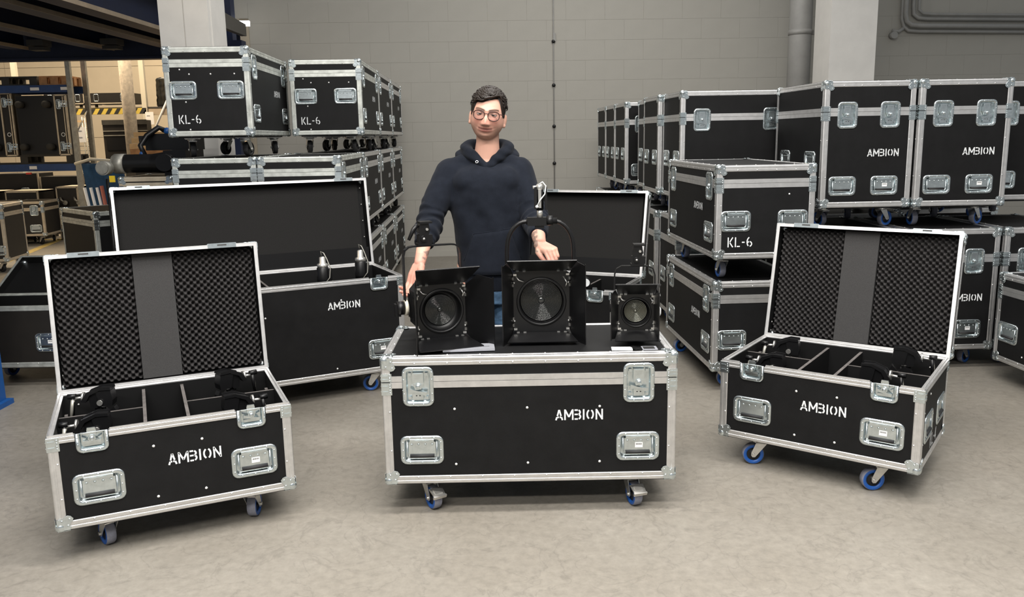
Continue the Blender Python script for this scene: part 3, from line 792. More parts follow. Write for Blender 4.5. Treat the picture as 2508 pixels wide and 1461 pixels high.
chain(hd, [((-.20,4.11,1.355),.085), (SR+V((.002,0,-.014)),.068), (SR.lerp(ER,.5)+V((.006,0,0)),.070), (ER,.066), (ER.lerp(WR,.30),.062), (ER.lerp(WR,.44),.052)])
chain(hd, [((-.03,4.11,1.355),.085), (SL+V((-.002,0,-.014)),.068), (SL.lerp(EL,.5)+V((-.006,0,0)),.068), (EL,.064), (EL.lerp(WL,.35),.058), (EL.lerp(WL,.66),.046)])
hoodie = remesh('hoodie', hd, .006, 'hoodie', person, smooth=16, disp=fold)
# ribbed cuffs and hem
for E, W, a, b_, r in ((ER, WR, .40, .58, .047), (EL, WL, .62, .78, .0425)):
    m = MB(); p0, p1 = E.lerp(W, a), E.lerp(W, b_); d = (p1-p0).normalized(); u = d.orthogonal().normalized(); w_ = d.cross(u); rg = []
    for t, q in ((0,r*1.04),(.12,r*1.08),(.5,r*1.03),(.9,r),(1,r*.94),(.98,r*.80)):
        rg.append([p0.lerp(p1,t) + (u*math.cos(2*PI*i/64)+w_*math.sin(2*PI*i/64))*(q + .0009*(i % 2)) for i in range(64)])
    m.loft(rg, cap0=False, cap1=False); m.build('cuff', 'hoodie', person)
m = MB(); rg = []
for z, rx, ry in ((.905,.172,.130),(.895,.174,.132),(.86,.168,.127),(.815,.165,.124),(.806,.160,.119),(.81,.148,.106)):
    ring = []
    for i in range(180):
        t = 2*PI*i/180; co, si = math.cos(t), math.sin(t); e_ = 1 + (.006 if i % 2 else 0)
        ring.append(V((cx + .02 + rx*e_*math.copysign(abs(co)**.87, co), 4.125 + ry*e_*math.copysign(abs(si)**.87, si), z)))
    rg.append(ring)
m.loft(rg, cap0=False, cap1=False); m.build('hem_rib', 'hoodie', person)
# folded hood lying round the neck, open in a V in front
hm = MB(); pts = []; 
for i in range(25):
    a = -171 + 342*i/24; t = R(a); q = abs(a)/171
    pts.append((V((cx-.004 + (.104 - .050*q**5)*math.sin(t), 4.128 + .082*math.cos(t)*(1 if q < .6 else 1.05), 1.528 - .020*(1-q) - .118*q**2.8)), .038 - .018*q**1.6))
chain(hm, [(p, r) for p, r in pts], 14)
pts2 = [(p + V((math.copysign(.026, p.x-cx)*(.4+.6*abs(p.x-cx)/.1), .018, -.036)), r*.95) for p, r in pts]
chain(hm, pts2[2:-2], 14)
remesh('hood', hm, .005, 'hoodie', person, smooth=3, disp=lambda p, n: p + n*(.0030*nf(p*20) + .0016*math.sin(p.z*150 + p.x*50)))
m = MB(); m.lathe([(.0045,-.001),(.0062,-.0025),(.0075,-.001),(.0062,.001)], 14, axis='y'); M = Matrix.Translation((cx-.050, 4.004, 1.440)) @ Matrix.Rotation(R(-20), 4, 'X'); m.xform(M); m.build('eyelet', 'eyelet', person)
# kangaroo pocket with raised edge
def torso_front(x, z):
    rs = [(.87,.168,.126),(.90,.180,.138),(1.0,.180,.138),(1.12,.188,.138),(1.25,.204,.142)]
    for (z0, a0, b0), (z1, a1, b1) in zip(rs[:-1], rs[1:]):
        if z <= z1: t = max(0, (z-z0)/(z1-z0)); break
    a, b_ = a0+(a1-a0)*t, b0+(b1-b0)*t; q = min(.999, abs(x-cx-.014)/a)
    return 4.12 - b_*(1 - q**2.3)**(1/2.3)
m = MB(); vs = []; fs = []; NX, NZ = 28, 18; 
for j in range(NZ+1):
    for i in range(NX+1):
        tz = j/NZ; z = .895 + .215*tz; half = .142 if tz < .30 else .142 - .052*(tz-.30)/.70
        x = cx + .014 + half*(2*i/NX-1); e_ = 0 if (i in (0, NX) or j in (0, NZ)) else 1
        y = torso_front(x, z) - .0035 - .0055*e_ - .003*nf(V((x*9,0,z*9)))
        vs.append((x, y, z + .012*(2*i/NX-1)*tz))
for j in range(NZ):
    for i in range(NX): a = j*(NX+1)+i; fs.append((a, a+1, a+NX+2, a+NX+1))
m.add(vs, fs, 0, True); m.build('pocket', 'hoodie', person)
m = MB(); tp = [vs[NZ*(NX+1)+i] for i in range(NX+1)]; m.tube([V(p)+V((0,-.001,-.001)) for p in tp], .0018, 6)
for side in (0, NX): m.tube([V(vs[j*(NX+1)+side])+V((0,-.001,0)) for j in range(6, NZ+1)], .0018, 6)
m.build('pocket_seam', 'hoodie', person)
jn = MB()
erings(jn, [((cx+.02,4.125,.98),.150,.112),((cx+.02,4.125,.90),.154,.116),((cx+.02,4.125,.80),.156,.118),((cx+.02,4.125,.74),.152,.112)])
for s in (-1, 1): chain(jn, [((cx+.012+s*.072,4.125,.80),.088), ((cx+s*.092,4.125,.60),.085), ((cx+s*.098,4.12,.48),.074), ((cx+s*.105,4.14,.20),.066), ((cx+s*.105,4.135,.10),.066)])
remesh('jeans', jn, .008, 'denim', person, smooth=4, disp=lambda p, n: p + n*(.004*nf(V((p.x*6,p.y*6,p.z*13))) + .003*math.sin(p.z*70+4*nf(p*6))))
for s in (-1, 1):
    sh = MB(); chain(sh, [((cx+s*.105,4.16,.052),.048), ((cx+s*.112,4.03,.046),.044), ((cx+s*.118,3.95,.040),.036)])
    remesh('shoe', sh, .007, 'leather', person, smooth=2)
# ---- hair: cap shell plus curled locks
hr = MB(); nu, nv = 96, 60; grid = []
def hairline(az):
    # az: angle from the face (0) to the back (180), positive to image right: lowest direction-z covered
    a = abs(az)
    if a < 46: return .60 + .0022*az - .05*g(az+22, 14) + .02*g(az-28, 12)
    if a < 58: return hairline(math.copysign(45.9, az)) - .50*sst((a-46)/12)
    if a < 84: return .12 - .16*sst((a-58)/10)
    if a < 112: return -.04 + .16*sst((a-84)/8)*(1 - sst((a-98)/14))
    return -.04 - .48*sst((a-105)/35)
rows = 26; ringsH = []
for k in range(rows+1):
    ring = []
    for i in range(nu):
        az = -180 + 360*i/nu; lo = max(-.9, hairline(az)); el0 = math.asin(lo); el = el0 + (PI/2 - .02 - el0)*(k/rows)
        d = V((math.cos(el)*math.sin(R(az)), -math.cos(el)*math.cos(R(az)), math.sin(el)))
        tcap = sst(k/rows*3.2)
        gr = .001 + (.0085 + .0085*max(0, d.z))*tcap + .0045*nf(V((d.x*7, d.y*7, d.z*7)))*tcap + .0022*nf(d*19)*tcap
        ring.append(HM @ headpt(d, gr, False))
    ringsH.append(ring)
hr.loft(ringsH, cap0=False, cap1=True)
rh = random.Random(11)
for q in range(520):
    az = rh.uniform(-78, 78) if q < 330 else rh.uniform(-180, 180)
    lo = max(.42, hairline(az)+.02); sz = lo + (.995-lo)*rh.random()**.8; el = math.asin(sz)
    if q % 9 == 0 and abs(az) < 46: el = math.asin(hairline(az)+.01)
    pts = []; a_, e_ = az, el; da = rh.uniform(9, 17)*(1 if rh.random() < .82 else -1); de = rh.uniform(-.05, .02); wv = rh.uniform(0, 6)
    L = 7
    for j in range(L):
        d = V((math.cos(e_)*math.sin(R(a_)), -math.cos(e_)*math.cos(R(a_)), math.sin(e_)))
        lift = .009 + .007*max(0, d.z) + .0085*math.sin(PI*j/(L-1))*(1 if d.z > .55 else .4)
        pts.append(HM @ headpt(d, lift, False)); a_ += da*.33/max(.3, math.cos(e_)); e_ = max(math.asin(max(-.9, hairline(max(-179, min(179, a_)))))+.005, min(1.5, e_ + de + .025*math.sin(wv + j*1.6)))
    r0 = rh.uniform(.0016, .0036)
    hr.tube(pts, [r0*s_ for s_ in (.4,.9,1.1,1.1,1,.7,.15)], 5)
hr.build('hair', 'hair', person)
# ---- eyes, lids and spectacles
for s in (-1, 1):
    c = V((s*.0310, -.0715, .0045))
    m = MB(); m.sphere((0,0,0), .0122, 20, 14); o = m.build('eye', 'eyeball', person); o.matrix_local = HM @ Matrix.Translation(c) @ Matrix.Rotation(R(3), 4, 'X') @ Matrix.Diagonal((1.28,1,1.05,1))
    m = MB(); rg = []
    for k in range(7):
        e0 = R(8 + 80*k/6); rg.append([V((.0134*math.cos(e0)*math.sin(R(a)), -.0134*math.cos(e0)*math.cos(R(a)), .0134*math.sin(e0))) for a in range(-90, 91, 12)])
    m.loft(rg, closed=False, cap0=False, cap1=False); rg = []
    for k in range(5):
        e0 = R(-16 - 60*k/4); rg.append([V((.0131*math.cos(e0)*math.sin(R(a)), -.0131*math.cos(e0)*math.cos(R(a)), .0131*math.sin(e0))) for a in range(-90, 91, 12)])
    m.loft(rg, closed=False, cap0=False, cap1=False)
    mm = m.mesh('eyelid', 'skin'); ca = mm.color_attributes.new('tone', 'FLOAT_COLOR', 'POINT'); ca.data.foreach_set('color', [q for i_ in range(len(mm.vertices)) for q in ((.03,.02,.017,1.0) if i_ < 16 else (.50,.27,.205,1.0))])
    o = put('eyelid', mm, person); o.matrix_local = HM @ Matrix.Translation(c) @ Matrix.Diagonal((1.28,1,1.05,1))
SP = HM @ Matrix.Translation((0,-.0985,-.0005))
gl = bpy.data.objects.new('glasses', None)
m = MB()
for s in (-1, 1):
    ring = []
    for i in range(40):
        t = 2*PI*i/40; co, si = math.cos(t), math.sin(t); top = max(0, si)
        x = .0345*s + .0262*math.copysign(abs(co)**.86, co)*(1+.06*top); z = .0215*math.copysign(abs(si)**.88, si)
        ring.append(V((x, .0018*(abs(x)/.03)**2*2.2, z)))
    m.tube(ring, .0021, 8, closed=True)
m.tube([(-.0095,.0,.006),(-.004,-.002,.0095),(.004,-.002,.0095),(.0095,.0,.006)], .0016, 8)
for s in (-1, 1): m.tube([(s*.0595,.008,.012),(s*.0690,.014,.011),(s*.0755,.045,.010),(s*.0785,.095,.006),(s*.0770,.112,-.008)], .0018, 8)
m.xform(SP); glo = m.build('glasses', 'frame_brown', person)
for s in (-1, 1):
    m = MB(); ring = []
    for i in range(32):
        t = 2*PI*i/32; co, si = math.cos(t), math.sin(t)
        ring.append(V((.0345*s + .0255*math.copysign(abs(co)**.86, co), .003, .0208*math.copysign(abs(si)**.88, si))))
    m.loft([ring, [p + V((0,.0012,0)) for p in ring]], smooth=False); m.xform(SP); m.build('spectacle_lens', 'spectacle_glass', glo)
# ------------------------------------------------------------------ the setting
V = Vector
RY = R(2.4)                                   # the hall's own axis against the camera's
mb = MB(); mb.box(-18, -5, -0.2, 9.5, 26, 0); struct('floor', mb, 'concrete')
# back wall of painted blocks; local x along the wall, front face at local y = 0
wall = MB()
wall.box(0.0, 0.003, 0, 12.2, 0.30, 5.6); wall.box(-3.2, 0.003, 3.06, 0.0, 0.30, 5.6)
WB = wall.build('wall_back', 'wall_paint', None, (-3.25, 10.86, 0), (0, 0, RY)); WB['kind'] = 'structure'
def m_block(wd):
    m = MB(); h = .2492; e = .0018
    a = [(0,.004,0),(wd,.004,0),(wd,.004,h),(0,.004,h)]; b = [(0,.0012,0),(wd,.0012,0),(wd,.0012,h),(0,.0012,h)]; c = [(e,0,e),(wd-e,0,e),(wd-e,0,h-e),(e,0,h-e)]
    m.loft([a, b, c], smooth=False, cap0=False); return m.mesh('block', 'wall_paint')
rnd = random.Random(3)
for r in range(13):
    off = -.25 if r % 2 else 0
    x = off
    while x < 11.0:
        x0 = max(0, x); wd = min(.4993, x + .4993 - x0)
        # blocks hidden for good behind the case stacks are left to the plain wall
        if not ((x0 > 1.2 and x0 < 2.1 and False)):
            o = put('block', cached(('blk', round(wd, 4)), lambda: m_block(wd)), WB, (x0 + .0008, rnd.uniform(-.0006, .0003), r*.25 + .0004))
        x += .5
# baseboard step of the wall and jamb of the opening to the next hall, its warm light painted in as tan
mb = MB(); mb.box(0.0,-.012,0,11.5,.0,.075); b = mb.build('baseboard_back', 'wall_paint', None, (-3.25, 10.86, 0), (0,0,RY)); b['kind'] = 'structure'
mb = MB(); mb.box(-.11,-.02,0,.0,.32,3.06); b = mb.build('trim_1', 'tan_wall', None, (-3.25, 10.86, 0), (0,0,RY)); b['kind'] = 'structure'
mb = MB(); mb.box(-1.4,-.02,3.0,.0,.32,3.06); b = mb.build('trim_2', 'tan_wall', None, (-3.25, 10.86, 0), (0,0,RY)); b['kind'] = 'structure'
# far wall of the warm hall, sandwich panels
FW = MB(); FW.box(-18, 21.03, 0, -1.0, 21.3, 7); FWo = struct('wall_far', FW, 'tan_wall')
for k in range(3):
    for j in range(4):
        m = MB(); m.box(.004, 0, .004, 5.66, .03, 1.695); put('wall_panel', cached('wpan', lambda: m.mesh('wall_panel', 'tan_wall')), FWo, (-18 + k*5.664, 21.0, j*1.7))
mb = MB(); mb.box(-16.5, 5, 0, -16.2, 21, 7); struct('wall_left', mb, 'tan_wall')
# free-standing columns
def column(name, poly_parts, m):
    mb = MB()
    for b_ in poly_parts: mb.box(*b_)
    o = mb.build(name, m); o['kind'] = 'structure'; return o
c = column('column_left', [(-3.06,7.60,0,-2.845,8.06,5.2), (-2.835,7.60,0,-2.625,8.06,5.2), (-2.85,7.612,0,-2.83,8.05,5.2), (-2.625,7.66,0,-2.615,8.0,5.2)], 'column_paint')
c = column('column_right', [(3.60,9.60,0,4.115,10.10,5.4)], 'column_paint')
# rain pipe beside the right column
T = thing('downpipe', 'grey rain pipe running up the wall left of the white column', 'pipe', (3.55, 10.45, 0))
m = MB(); m.cyl((0,0,0), (0,0,5.4), .135, 24); m.build('pipe', 'pipe_grey', T)
m = MB(); m.cyl((0,0,2.70), (0,0,2.76), .139, 24); m.box(.12,.0,2.705,.20,.05,2.755); m.build('pipe_clamp', 'pipe_grey', T)
# thin cable with clips on the wall
cy = 10.86 + (0.585+3.25)*math.tan(RY) - .012
T = thing('wall_cable', 'thin vertical cable with round clips on the grey wall', 'cable', (.585, cy, 0))
m = MB(); m.cyl((0,0,0), (0,0,5.2), .0075, 6); m.build('cable', 'pipe_grey', T)
for z in (2.738, 2.192, 1.672, 1.196, .72, .25):
    m = MB(); m.sphere((0,0,0), .024, 10, 6, sc=(1,.6,1)); put('clip', cached('clip', lambda: m.mesh('clip', 'black_plastic')), T, (0, -.004, z))
m = MB(); m.box(-.004,-.012,2.74,.028,.0,2.84); m.build('junction_sleeve', 'pipe_grey', T)
# pipes high on the wall at the right
def wy(x): return 10.86 + (x+3.25)*math.tan(RY)
lab = ['lowest grey pipe along the wall top at the right', 'second grey pipe from below along the wall at the right', 'third grey pipe from below along the wall at the right', 'uppermost grey pipe along the wall at the right']
for k, (x0, zz, up, r) in enumerate(((5.23,2.80,5.10,.022),(5.235,2.865,5.12,.030),(5.325,2.955,5.22,.026),(5.40,3.005,5.27,.018))):
    m = MB(); d = .05 + .03*(k % 2)
    dz = -.045
    pts = [(up+.01*k, wy(up)-d, 5.0), (up+.01*k, wy(up)-d, zz+.16), (up+.03, wy(up)-d, zz+.06), (up+.09, wy(up)-d, zz+.012), (x0+.1, wy(x0)-d, zz), (8.2, wy(8.2)-d, zz+dz)]
    m.tube(pts, r, 10); tag(m.build('wall_pipe', 'pipe_grey'), lab[k], 'pipe', 'pipes on the wall')
m = MB(); m.tube([(5.12,wy(5.1)-.06,2.84),(5.06,wy(5)-.06,2.80),(4.98,wy(5)-.05,2.815)], .022, 8); m.cyl((5.0,wy(5)-.09,2.755),(5.0,wy(5)-.005,2.755), .045, 12)
tag(m.build('pipe_bracket', 'pipe_grey'), 'short grey pipe end with a cap on the wall', 'bracket')

# ------------------------------------------------------------------ blue steel mezzanine at the upper left
T = thing('mezzanine_frame', 'dark blue steel beams of the mezzanine overhead at upper left', 'mezzanine', (-3.4, 11.35, 0))
def ibeam_y(x, z, y0, y1, h=.36, fw=.20):
    m = MB(); m.box(x-fw/2,y0,z,x+fw/2,y1,z+.018); m.box(x-fw/2,y0,z+h-.018,x+fw/2,y1,z+h); m.box(x-.007,y0,z+.018,x+.007,y1,z+h-.018)
    return m
for x, z in ((-3.85,2.75),(-4.36,2.75),(-5.27,2.75),(-6.35,2.77)):
    o = ibeam_y(x+3.4, z, -8.0, -.05).build('beam', 'blue_steel', T)
    m = MB(); m.box(x+3.4+.099,-8.0,z-.002,x+3.4+.105,-.05,z+.040); m.build('lit_flange_edge', 'tan_and_lit_flange', o)  # tan strip paints the warm light along the blue flange
m = MB(); m.box(-9.0,-.06,2.64,-.02,.12,2.67); m.box(-9.0,0,2.67,-.02,.03,3.10); m.box(-9.0,-.06,3.10,-.02,.12,3.13); m.build('cross_beam', 'blue_steel', T)
m = MB(); m.box(-9.0,-8.2,3.13,-.15,.12,3.18); m.build('deck', 'wall_dark', T)
m = MB(); m.box(.01,-1.05,0,.115,-.90,5.0); m.box(-.02,-1.06,1.6,.22,-.89,2.74); m.build('post', 'blue_steel', T)
m = MB(); m.loft([[V((.66,-3.20,2.615)),V((.72,-3.20,2.615)),V((.72,-3.20,2.76)),V((.66,-3.20,2.76))],[V((.245,-1.12,2.775)),V((.305,-1.12,2.775)),V((.305,-1.12,2.91)),V((.245,-1.12,2.91))]], smooth=False); m.build('bracket_rail', 'rail_grey', T)
for x in (-2.31, -1.42):
    m = MB(); m.box(x-.10,-.95,2.73,x+.10,-.75,2.80); m.box(x-.09,-.93,2.68,x+.09,-.77,2.72); m.build('lamp_box', 'wall_dark', T)
# white light seen behind the bracket
m = MB(); m.box(0,0,0,.16,.05,.06); mat('lamp_glow', (1,1,1), 0.5, emit=((1,.97,.9), 6.0)); m.build('strip_lamp', 'lamp_glow', T, (.10, -.85, 2.93))
# bright blue column foot at the left picture edge
T = thing('blue_column', 'bright blue steel column with foot plate at the left picture edge', 'column', (-3.33, 4.74, 0))
m = MB(); m.box(-.25,-.14,.03,.225,.14,2.74); m.build('shaft', 'blue_paint', T)
m = MB(); m.box(-.30,-.165,0,.256,.165,.03); m.build('foot_plate', 'blue_paint', T)
# yellow floor lines in the warm hall
for k, (a, b_, wd) in enumerate((((-6.84,11.1),(-7.46,13.6),.06),((-7.46,13.6),(-7.7,15.2),.06),((-6.2,13.6),(-8.2,13.75),.05))):
    a, b_ = Vector((*a,0)), Vector((*b_,0)); d = (b_-a).normalized(); n = Vector((-d.y,d.x,0))*wd
    m = MB(); m.loft([[a-n+Vector((0,0,.0005)),a+n+Vector((0,0,.0005)),a+n+Vector((0,0,.002)),a-n+Vector((0,0,.002))],[b_-n+Vector((0,0,.0005)),b_+n+Vector((0,0,.0005)),b_+n+Vector((0,0,.002)),b_-n+Vector((0,0,.002))]], smooth=False)
    struct('floor_line_%d' % (k+1), m, 'floor_yellow')
# ------------------------------------------------------------------ the cases
KW, KD, KH, KL = 1.2047, .5603, .5453, .105        # six-lamp case, long side in front
def long_side(face, L, H=KH, hz=.148, brand=True, u_txt=.803):
    f = [(face,'latch',.148,0),(face,'latch',L-.155,0),(face,'handle',.155,hz),(face,'handle_s',L-.157,hz)]
    t = [(face,'AMBION',u_txt/1.2*L,.288/.545*H,.0455)] if brand else []
    return f, t
f, t = long_side('F', KW)
case('closed black flight case in the middle carrying the three stage lights', -.5384, 3.2561, .315, 0, KW, KD, KH, KL, fit=f, text=t,
     riv=[('F',u,v) for u in (.294,.592,.89) for v in (.083,.322)], swivel=(212,197,20,-30), brake=(0,1))

# ---- the two open cases in front with egg-crate foam in their lids
def m_eggcrate(wd, hh, per=.0295, res=5.0):
    nx, nz = int(wd/per*res), int(hh/per*res); vs = []; fs = []
    for j in range(nz+1):
        for i in range(nx+1):
            x, z = wd*i/nx, hh*j/nz
            a = math.sin(2*PI*x/per*.5*1.41421/1.41421) ; s = math.cos(PI*(x+z)/per*1.0)*math.cos(PI*(x-z)/per*1.0)
            s = (math.cos(2*PI*x/per) + math.cos(2*PI*z/per))/2
            h = .5 + .5*s; h = h*h*(3-2*h)
            vs.append((x, z, -.030*h))
    for j in range(nz):
        for i in range(nx):
            a = j*(nx+1)+i; fs.append((a, a+nx+1, a+nx+2, a+1))
    m = MB(); m.add(vs, fs, 0, True); return m.mesh('egg_crate_foam', 'foam', fix=False)
def foam_lid(lo, W, D, lid):
    # rotated 45 degrees lattice as in the photograph
    t = .018; w3 = (W - 2*t); ws = .165; wl = (w3 - ws)*.475; wr = w3 - ws - wl; hh = D - 2*t; zb = lid - .012
    for x0, wd in ((t, wl), (t+wl+ws, wr)):
        def fn():
            per = .0295; n = 150; nx, ny = int(wd/.0046), int(hh/.0046); vs = []; fs = []
            for j in range(ny+1):
                for i in range(nx+1):
                    x, y = wd*i/nx, hh*j/ny
                    s = math.cos(2*PI*x/per)*math.cos(2*PI*y/per*.98)
                    h = .5 + .5*s; h = h*h*(3-2*h)
                    if i in (0, nx) or j in (0, ny): h *= .2
                    vs.append((x, y, -.010 - .040*h))
            for j in range(ny):
                for i in range(nx):
                    a = j*(nx+1)+i; fs.append((a, a+nx+1, a+nx+2, a+1))
            m = MB(); m.add(vs, fs, 0, True); return m.mesh('egg_crate_foam', 'foam', fix=False)
        put('egg_crate_foam', cached(('egg', round(wd,3), round(hh,3)), fn), lo, (x0, -D+t, zb))
    m = MB(); m.box(t+wl, -D+t, zb-.052, t+wl+ws, -t, zb); m.build('foam_strip', 'foam_strip', lo)
    # hinge stays at the lower corners
    for sx in (t+.004, W-t-.004):
        m = MB()
        for y in (-.03,-.075): m.bump((sx, y, .03), (1 if sx < W/2 else -1,0,0), .005, .004)
        m.build('lid_rivets', 'steel', lo)
def dividers_k(T, W, D, zs):
    zt = zs - .02; zb = CZ + .031
    def pan(x0, y0, x1, y1):
        m = MB(); m.box(x0,y0,zb,x1,y1,zt); m.box(x0-.0005,y0-.0005,zt,x1+.0005,y1+.0005,zt+.002,1); m.build('divider', ['inner_laminate','divider_edge'], T)
    pan(W*.375,.022,W*.375+.012,D-.022); pan(W*.555,.022,W*.555+.012,D-.022)
    pan(.022,D*.5,W*.375,D*.5+.006); pan(W*.555+.012,D*.5,W-.022,D*.5+.006)
    for x in (.03, W-.042):
        for y in (D*.25, D*.72):
            m = MB(); m.box(x,y,zb,x+.012,y+.02,zt-.03); m.build('corner_post', 'divider_edge', T)
    m = MB()
    for x in (.075, W-.075): m.bump((x, D-.0215, zt-.03), (0,-1,0), .005, .004)
    m.build('inner_rivets', 'steel', T)
OW, OD, OB, OL = .875, .594, .3652, .105
of = [('F','latch',.150,0),('F','latch',OW-.155,0),('F','handle',.157,.148),('F','handle_s',OW-.155,.148),('R','handle',.15,.17),('R','handle',.44,.17),('L','handle',.15,.17),('L','handle',.44,.17)]
orv = [('F',.355,.275),('F',.53,.275),('F',.355,.07),('F',.53,.07)]
case('open black case at left, lid lined with egg-crate foam, on blue casters', -1.706, 2.8738, 24.27, 0, OW, OD, OB+OL, OL, fit=of, text=[('F','AMBION',.50,.212,.0455)], riv=orv,
     opened=98.7, swivel=(21,-24,120,170), lidfill=foam_lid, extras=dividers_k)
case('open black case at right, lid lined with egg-crate foam, stickered handle', .9743, 3.770, -36.02, 0, OW, OD, OB+OL, OL, fit=of, text=[('F','AMBION',.475,.215,.0455), ('R','KL-4',.30,.075,.06)], riv=orv+[('R',.16,.31)],
     opened=103.5, swivel=(120,126,60,100), lidfill=foam_lid, extras=dividers_k)

# ---- the two big open cases with plain felt lids
def felt_lid(lo, W, D, lid):
    t = .016; m = MB(); m.box(t, -D+t+.012, lid-.030, W-t-.03, -t, lid-.012); m.build('felt_lining', 'felt', lo)
    m = MB()
    for k in range(5): m.bump((W-.028, -D+.06+k*D*.19, lid-.030), (0,0,-1), .005, .004)
    m.build('lid_rivets', 'steel', lo)
    m = MB(); m.box(.02, -.115, .03, W-.02, -.0, .036); m.xform(Matrix.Rotation(R(6), 4, 'X')); m.build('inner_flap', 'black_plastic', lo)
def dividers_big(n):
    def fn(T, W, D, zs):
        zt = zs - .03; zb = CZ + .031
        for k in range(1, n):
            x = W*k/n
            m = MB(); m.box(x,.022,zb,x+.012,D-.022,zt); m.box(x-.0005,.0215,zt,x+.0125,D-.0215,zt+.002,1); m.build('divider', ['inner_laminate','divider_edge'], T)
        m = MB(); m.box(.022,D*.35,zb,W-.022,D*.35+.01,zt-.10); m.build('divider', 'felt', T)
    return fn
bf = [('F','latch',.155,0),('F','latch',1.557-.155,0),('F','handle',.157,.148),('F','handle_s',1.557-.150,.148)]
case('large open black case behind the left foam-lid case, grey felt lid', -2.057, 4.322, 26.757, 0, 1.557, .579, .588+.10, .10, fit=bf, text=[('F','AMBION',1.557-.375,.445,.0455)],
     riv=[('F',.72,.415),('F',.72,.055),('F',1.12,.06),('F',1.165,.475)], opened=99.4, swivel=(60,66,0,40), lidfill=felt_lid, extras=dividers_big(4))
ef = [('F','latch',.155,0),('F','latch',OW-.135,0),('F','handle',.157,.148),('F','handle',OW-.155,.148)]
case('open black case with felt lid standing behind the man', -.157, 5.401, -24.53, 0, OW, .59, .46+.10, .10, fit=ef, opened=104.0, lidfill=felt_lid, extras=dividers_big(3))

# ---- stack of two six-lamp cases right of the middle
def six_end(H, hz, ztxt, u_txt=.148, W=.575):
    return [('F','handle',.118,hz),('F','handle',W-.130,hz)], [('F','KL-6',u_txt,ztxt,.058)]
def six(label, x, y, yaw, z, W, D, H, hz, ztxt, detail, sides='RL', alu='aluminium', group=None, swivel=None, riv=(), end_text=True, **k):
    f, t = six_end(H, hz, ztxt, W=W); t = t if end_text else []
    for s in sides:
        a, b = long_side(s, D, H, .148, True, .803 if s == 'R' else .803); f = f + a; t = t + b
    return case(label, x, y, yaw, z, W, D, H, KL, fit=f, text=t, detail=detail, alu=alu, group=group, swivel=swivel, riv=riv, **k)
SG = 'stack of two cases right of the middle'
six('upper case of the two-high stack right of the middle, stencilled KL-6', 1.1909, 4.810, 2.767, .685, .584, 1.175, KH, .222, .100, 2, 'L', group=SG, riv=[('F',.43,.375)], swivel=(4,10,5,-10))
six('lower case of the two-high stack right of the middle', 1.1958, 4.838, 2.85, 0, .584, 1.175, KH, .190, .100, 2, 'L', group=SG, swivel=(-100,30,100,170), end_text=False, brake=(0,))

# ---- left stack, three layers
JW, JD, JH = .559, 1.204, .580; PITCH = CZ + JH + .006
JG = 'three-layer wall of cases at left'  # wheels here go dark to put the shade between layers into their colour
dv = Vector((-math.sin(RY), math.cos(RY)))
jr = [('F',.105,.435),('F',.165,.405),('F',.305,.405),('F',.46,.405),('F',.13,.225),('F',.145,.045)]
six('worn top case at the left end of the left stack, KL-6, scuffed rims', -2.277, 5.651, 3.0, 2*PITCH, JW, JD, JH, .300, .112, 2, 'R', 'worn_aluminium', JG, wheels='dark', riv=jr)
names_top = ['top case set back in the left stack, KL-6, nearest of the right-hand row', 'second from front in the top right-hand row of the left stack', 'rearmost case in the top row of the left stack']
p = Vector((-1.718, 6.705))
for k in range(3):
    q = p + dv*(k*1.222)
    six(names_top[k], q.x, q.y, 2.4, 2*PITCH, JW, JD, JH, .300, .112, 2 if k == 0 else 1, 'R', 'worn_aluminium' if k == 0 else 'aluminium', JG, wheels='dark', riv=jr if k == 0 else ())
six('left front case in the middle layer of the left stack', -2.277, 5.651, 3.0, PITCH, JW, JD, JH, .300, .112, 2, 'R', 'worn_aluminium', JG, wheels='dark', riv=[('F',.10,.39)])
names_mid = ['front case in the middle layer of the left stack with scratched band', 'second from front in the middle layer of the left stack', 'third from front in the middle layer of the left stack', 'rearmost case in the middle layer of the left stack by the wall']
names_low = ['front case in the bottom layer of the left stack', 'second from front in the bottom layer of the left stack', 'third from front in the bottom layer of the left stack', 'rearmost case in the bottom layer of the left stack by the wall']
p = Vector((-1.705, 5.66))
for k in range(4):
    q = p + dv*(k*1.222)
    six(names_mid[k], q.x, q.y, 2.4, PITCH, JW, JD, JH, .300, .112, 2 if k == 0 else 1, 'R', 'worn_aluminium' if k == 0 else 'aluminium', JG, wheels='dark', riv=[('F',.10,.39)] if k == 0 else ())
    six(names_low[k], q.x, q.y, 2.4, 0, JW, JD, JH, .300, .112, 1, 'R', 'aluminium', JG, wheels='dark')
six('left front case in the bottom layer of the left stack', -2.277, 5.651, 3.0, 0, JW, JD, JH, .300, .112, 1, 'R', 'worn_aluminium', JG, wheels='dark')

# ---- right stacks: tall cases two high
GW, GD, GH, GL = .586, .84, .79, .19
gf = [('F','latch',.152,0),('F','latch',.425,0),('F','handle',.140,.138),('F','handle_s',.412,.138),('L','handle',.20,.295),('L','handle',.64,.295),('R','handle',.20,.295),('R','handle',.64,.295)]
gt = [('F','AMBION',.395,.345,.047)]
GG = 'tall cases stacked two high at right'
def tall(label, x, y, yaw, z, detail=2, sw=(40,-50,100,160)): return case(label, x, y, yaw, z, GW, GD, GH, GL, fit=gf, text=gt, detail=detail, alu='aluminium', group=GG, swivel=sw)
UP = CZ + GH
tall('left of the two tall cases on the upper right stack', 1.973, 5.305, 2.2, UP, sw=(20,-70,100,160))
tall('scratched right tall case on the upper right stack', 2.572, 5.303, .9, UP, sw=(0,-60,100,160))
tall('tall case at the right picture edge on the upper stack', 3.20, 5.66, 1.0, UP, 1)
tall('lower tall case hidden behind the right open lid', 1.905, 5.262, 1.5, 0, 1)
tall('lower tall case right of the right open lid', 2.533, 5.223, 2.0, 0, sw=(-70,-60,100,160))
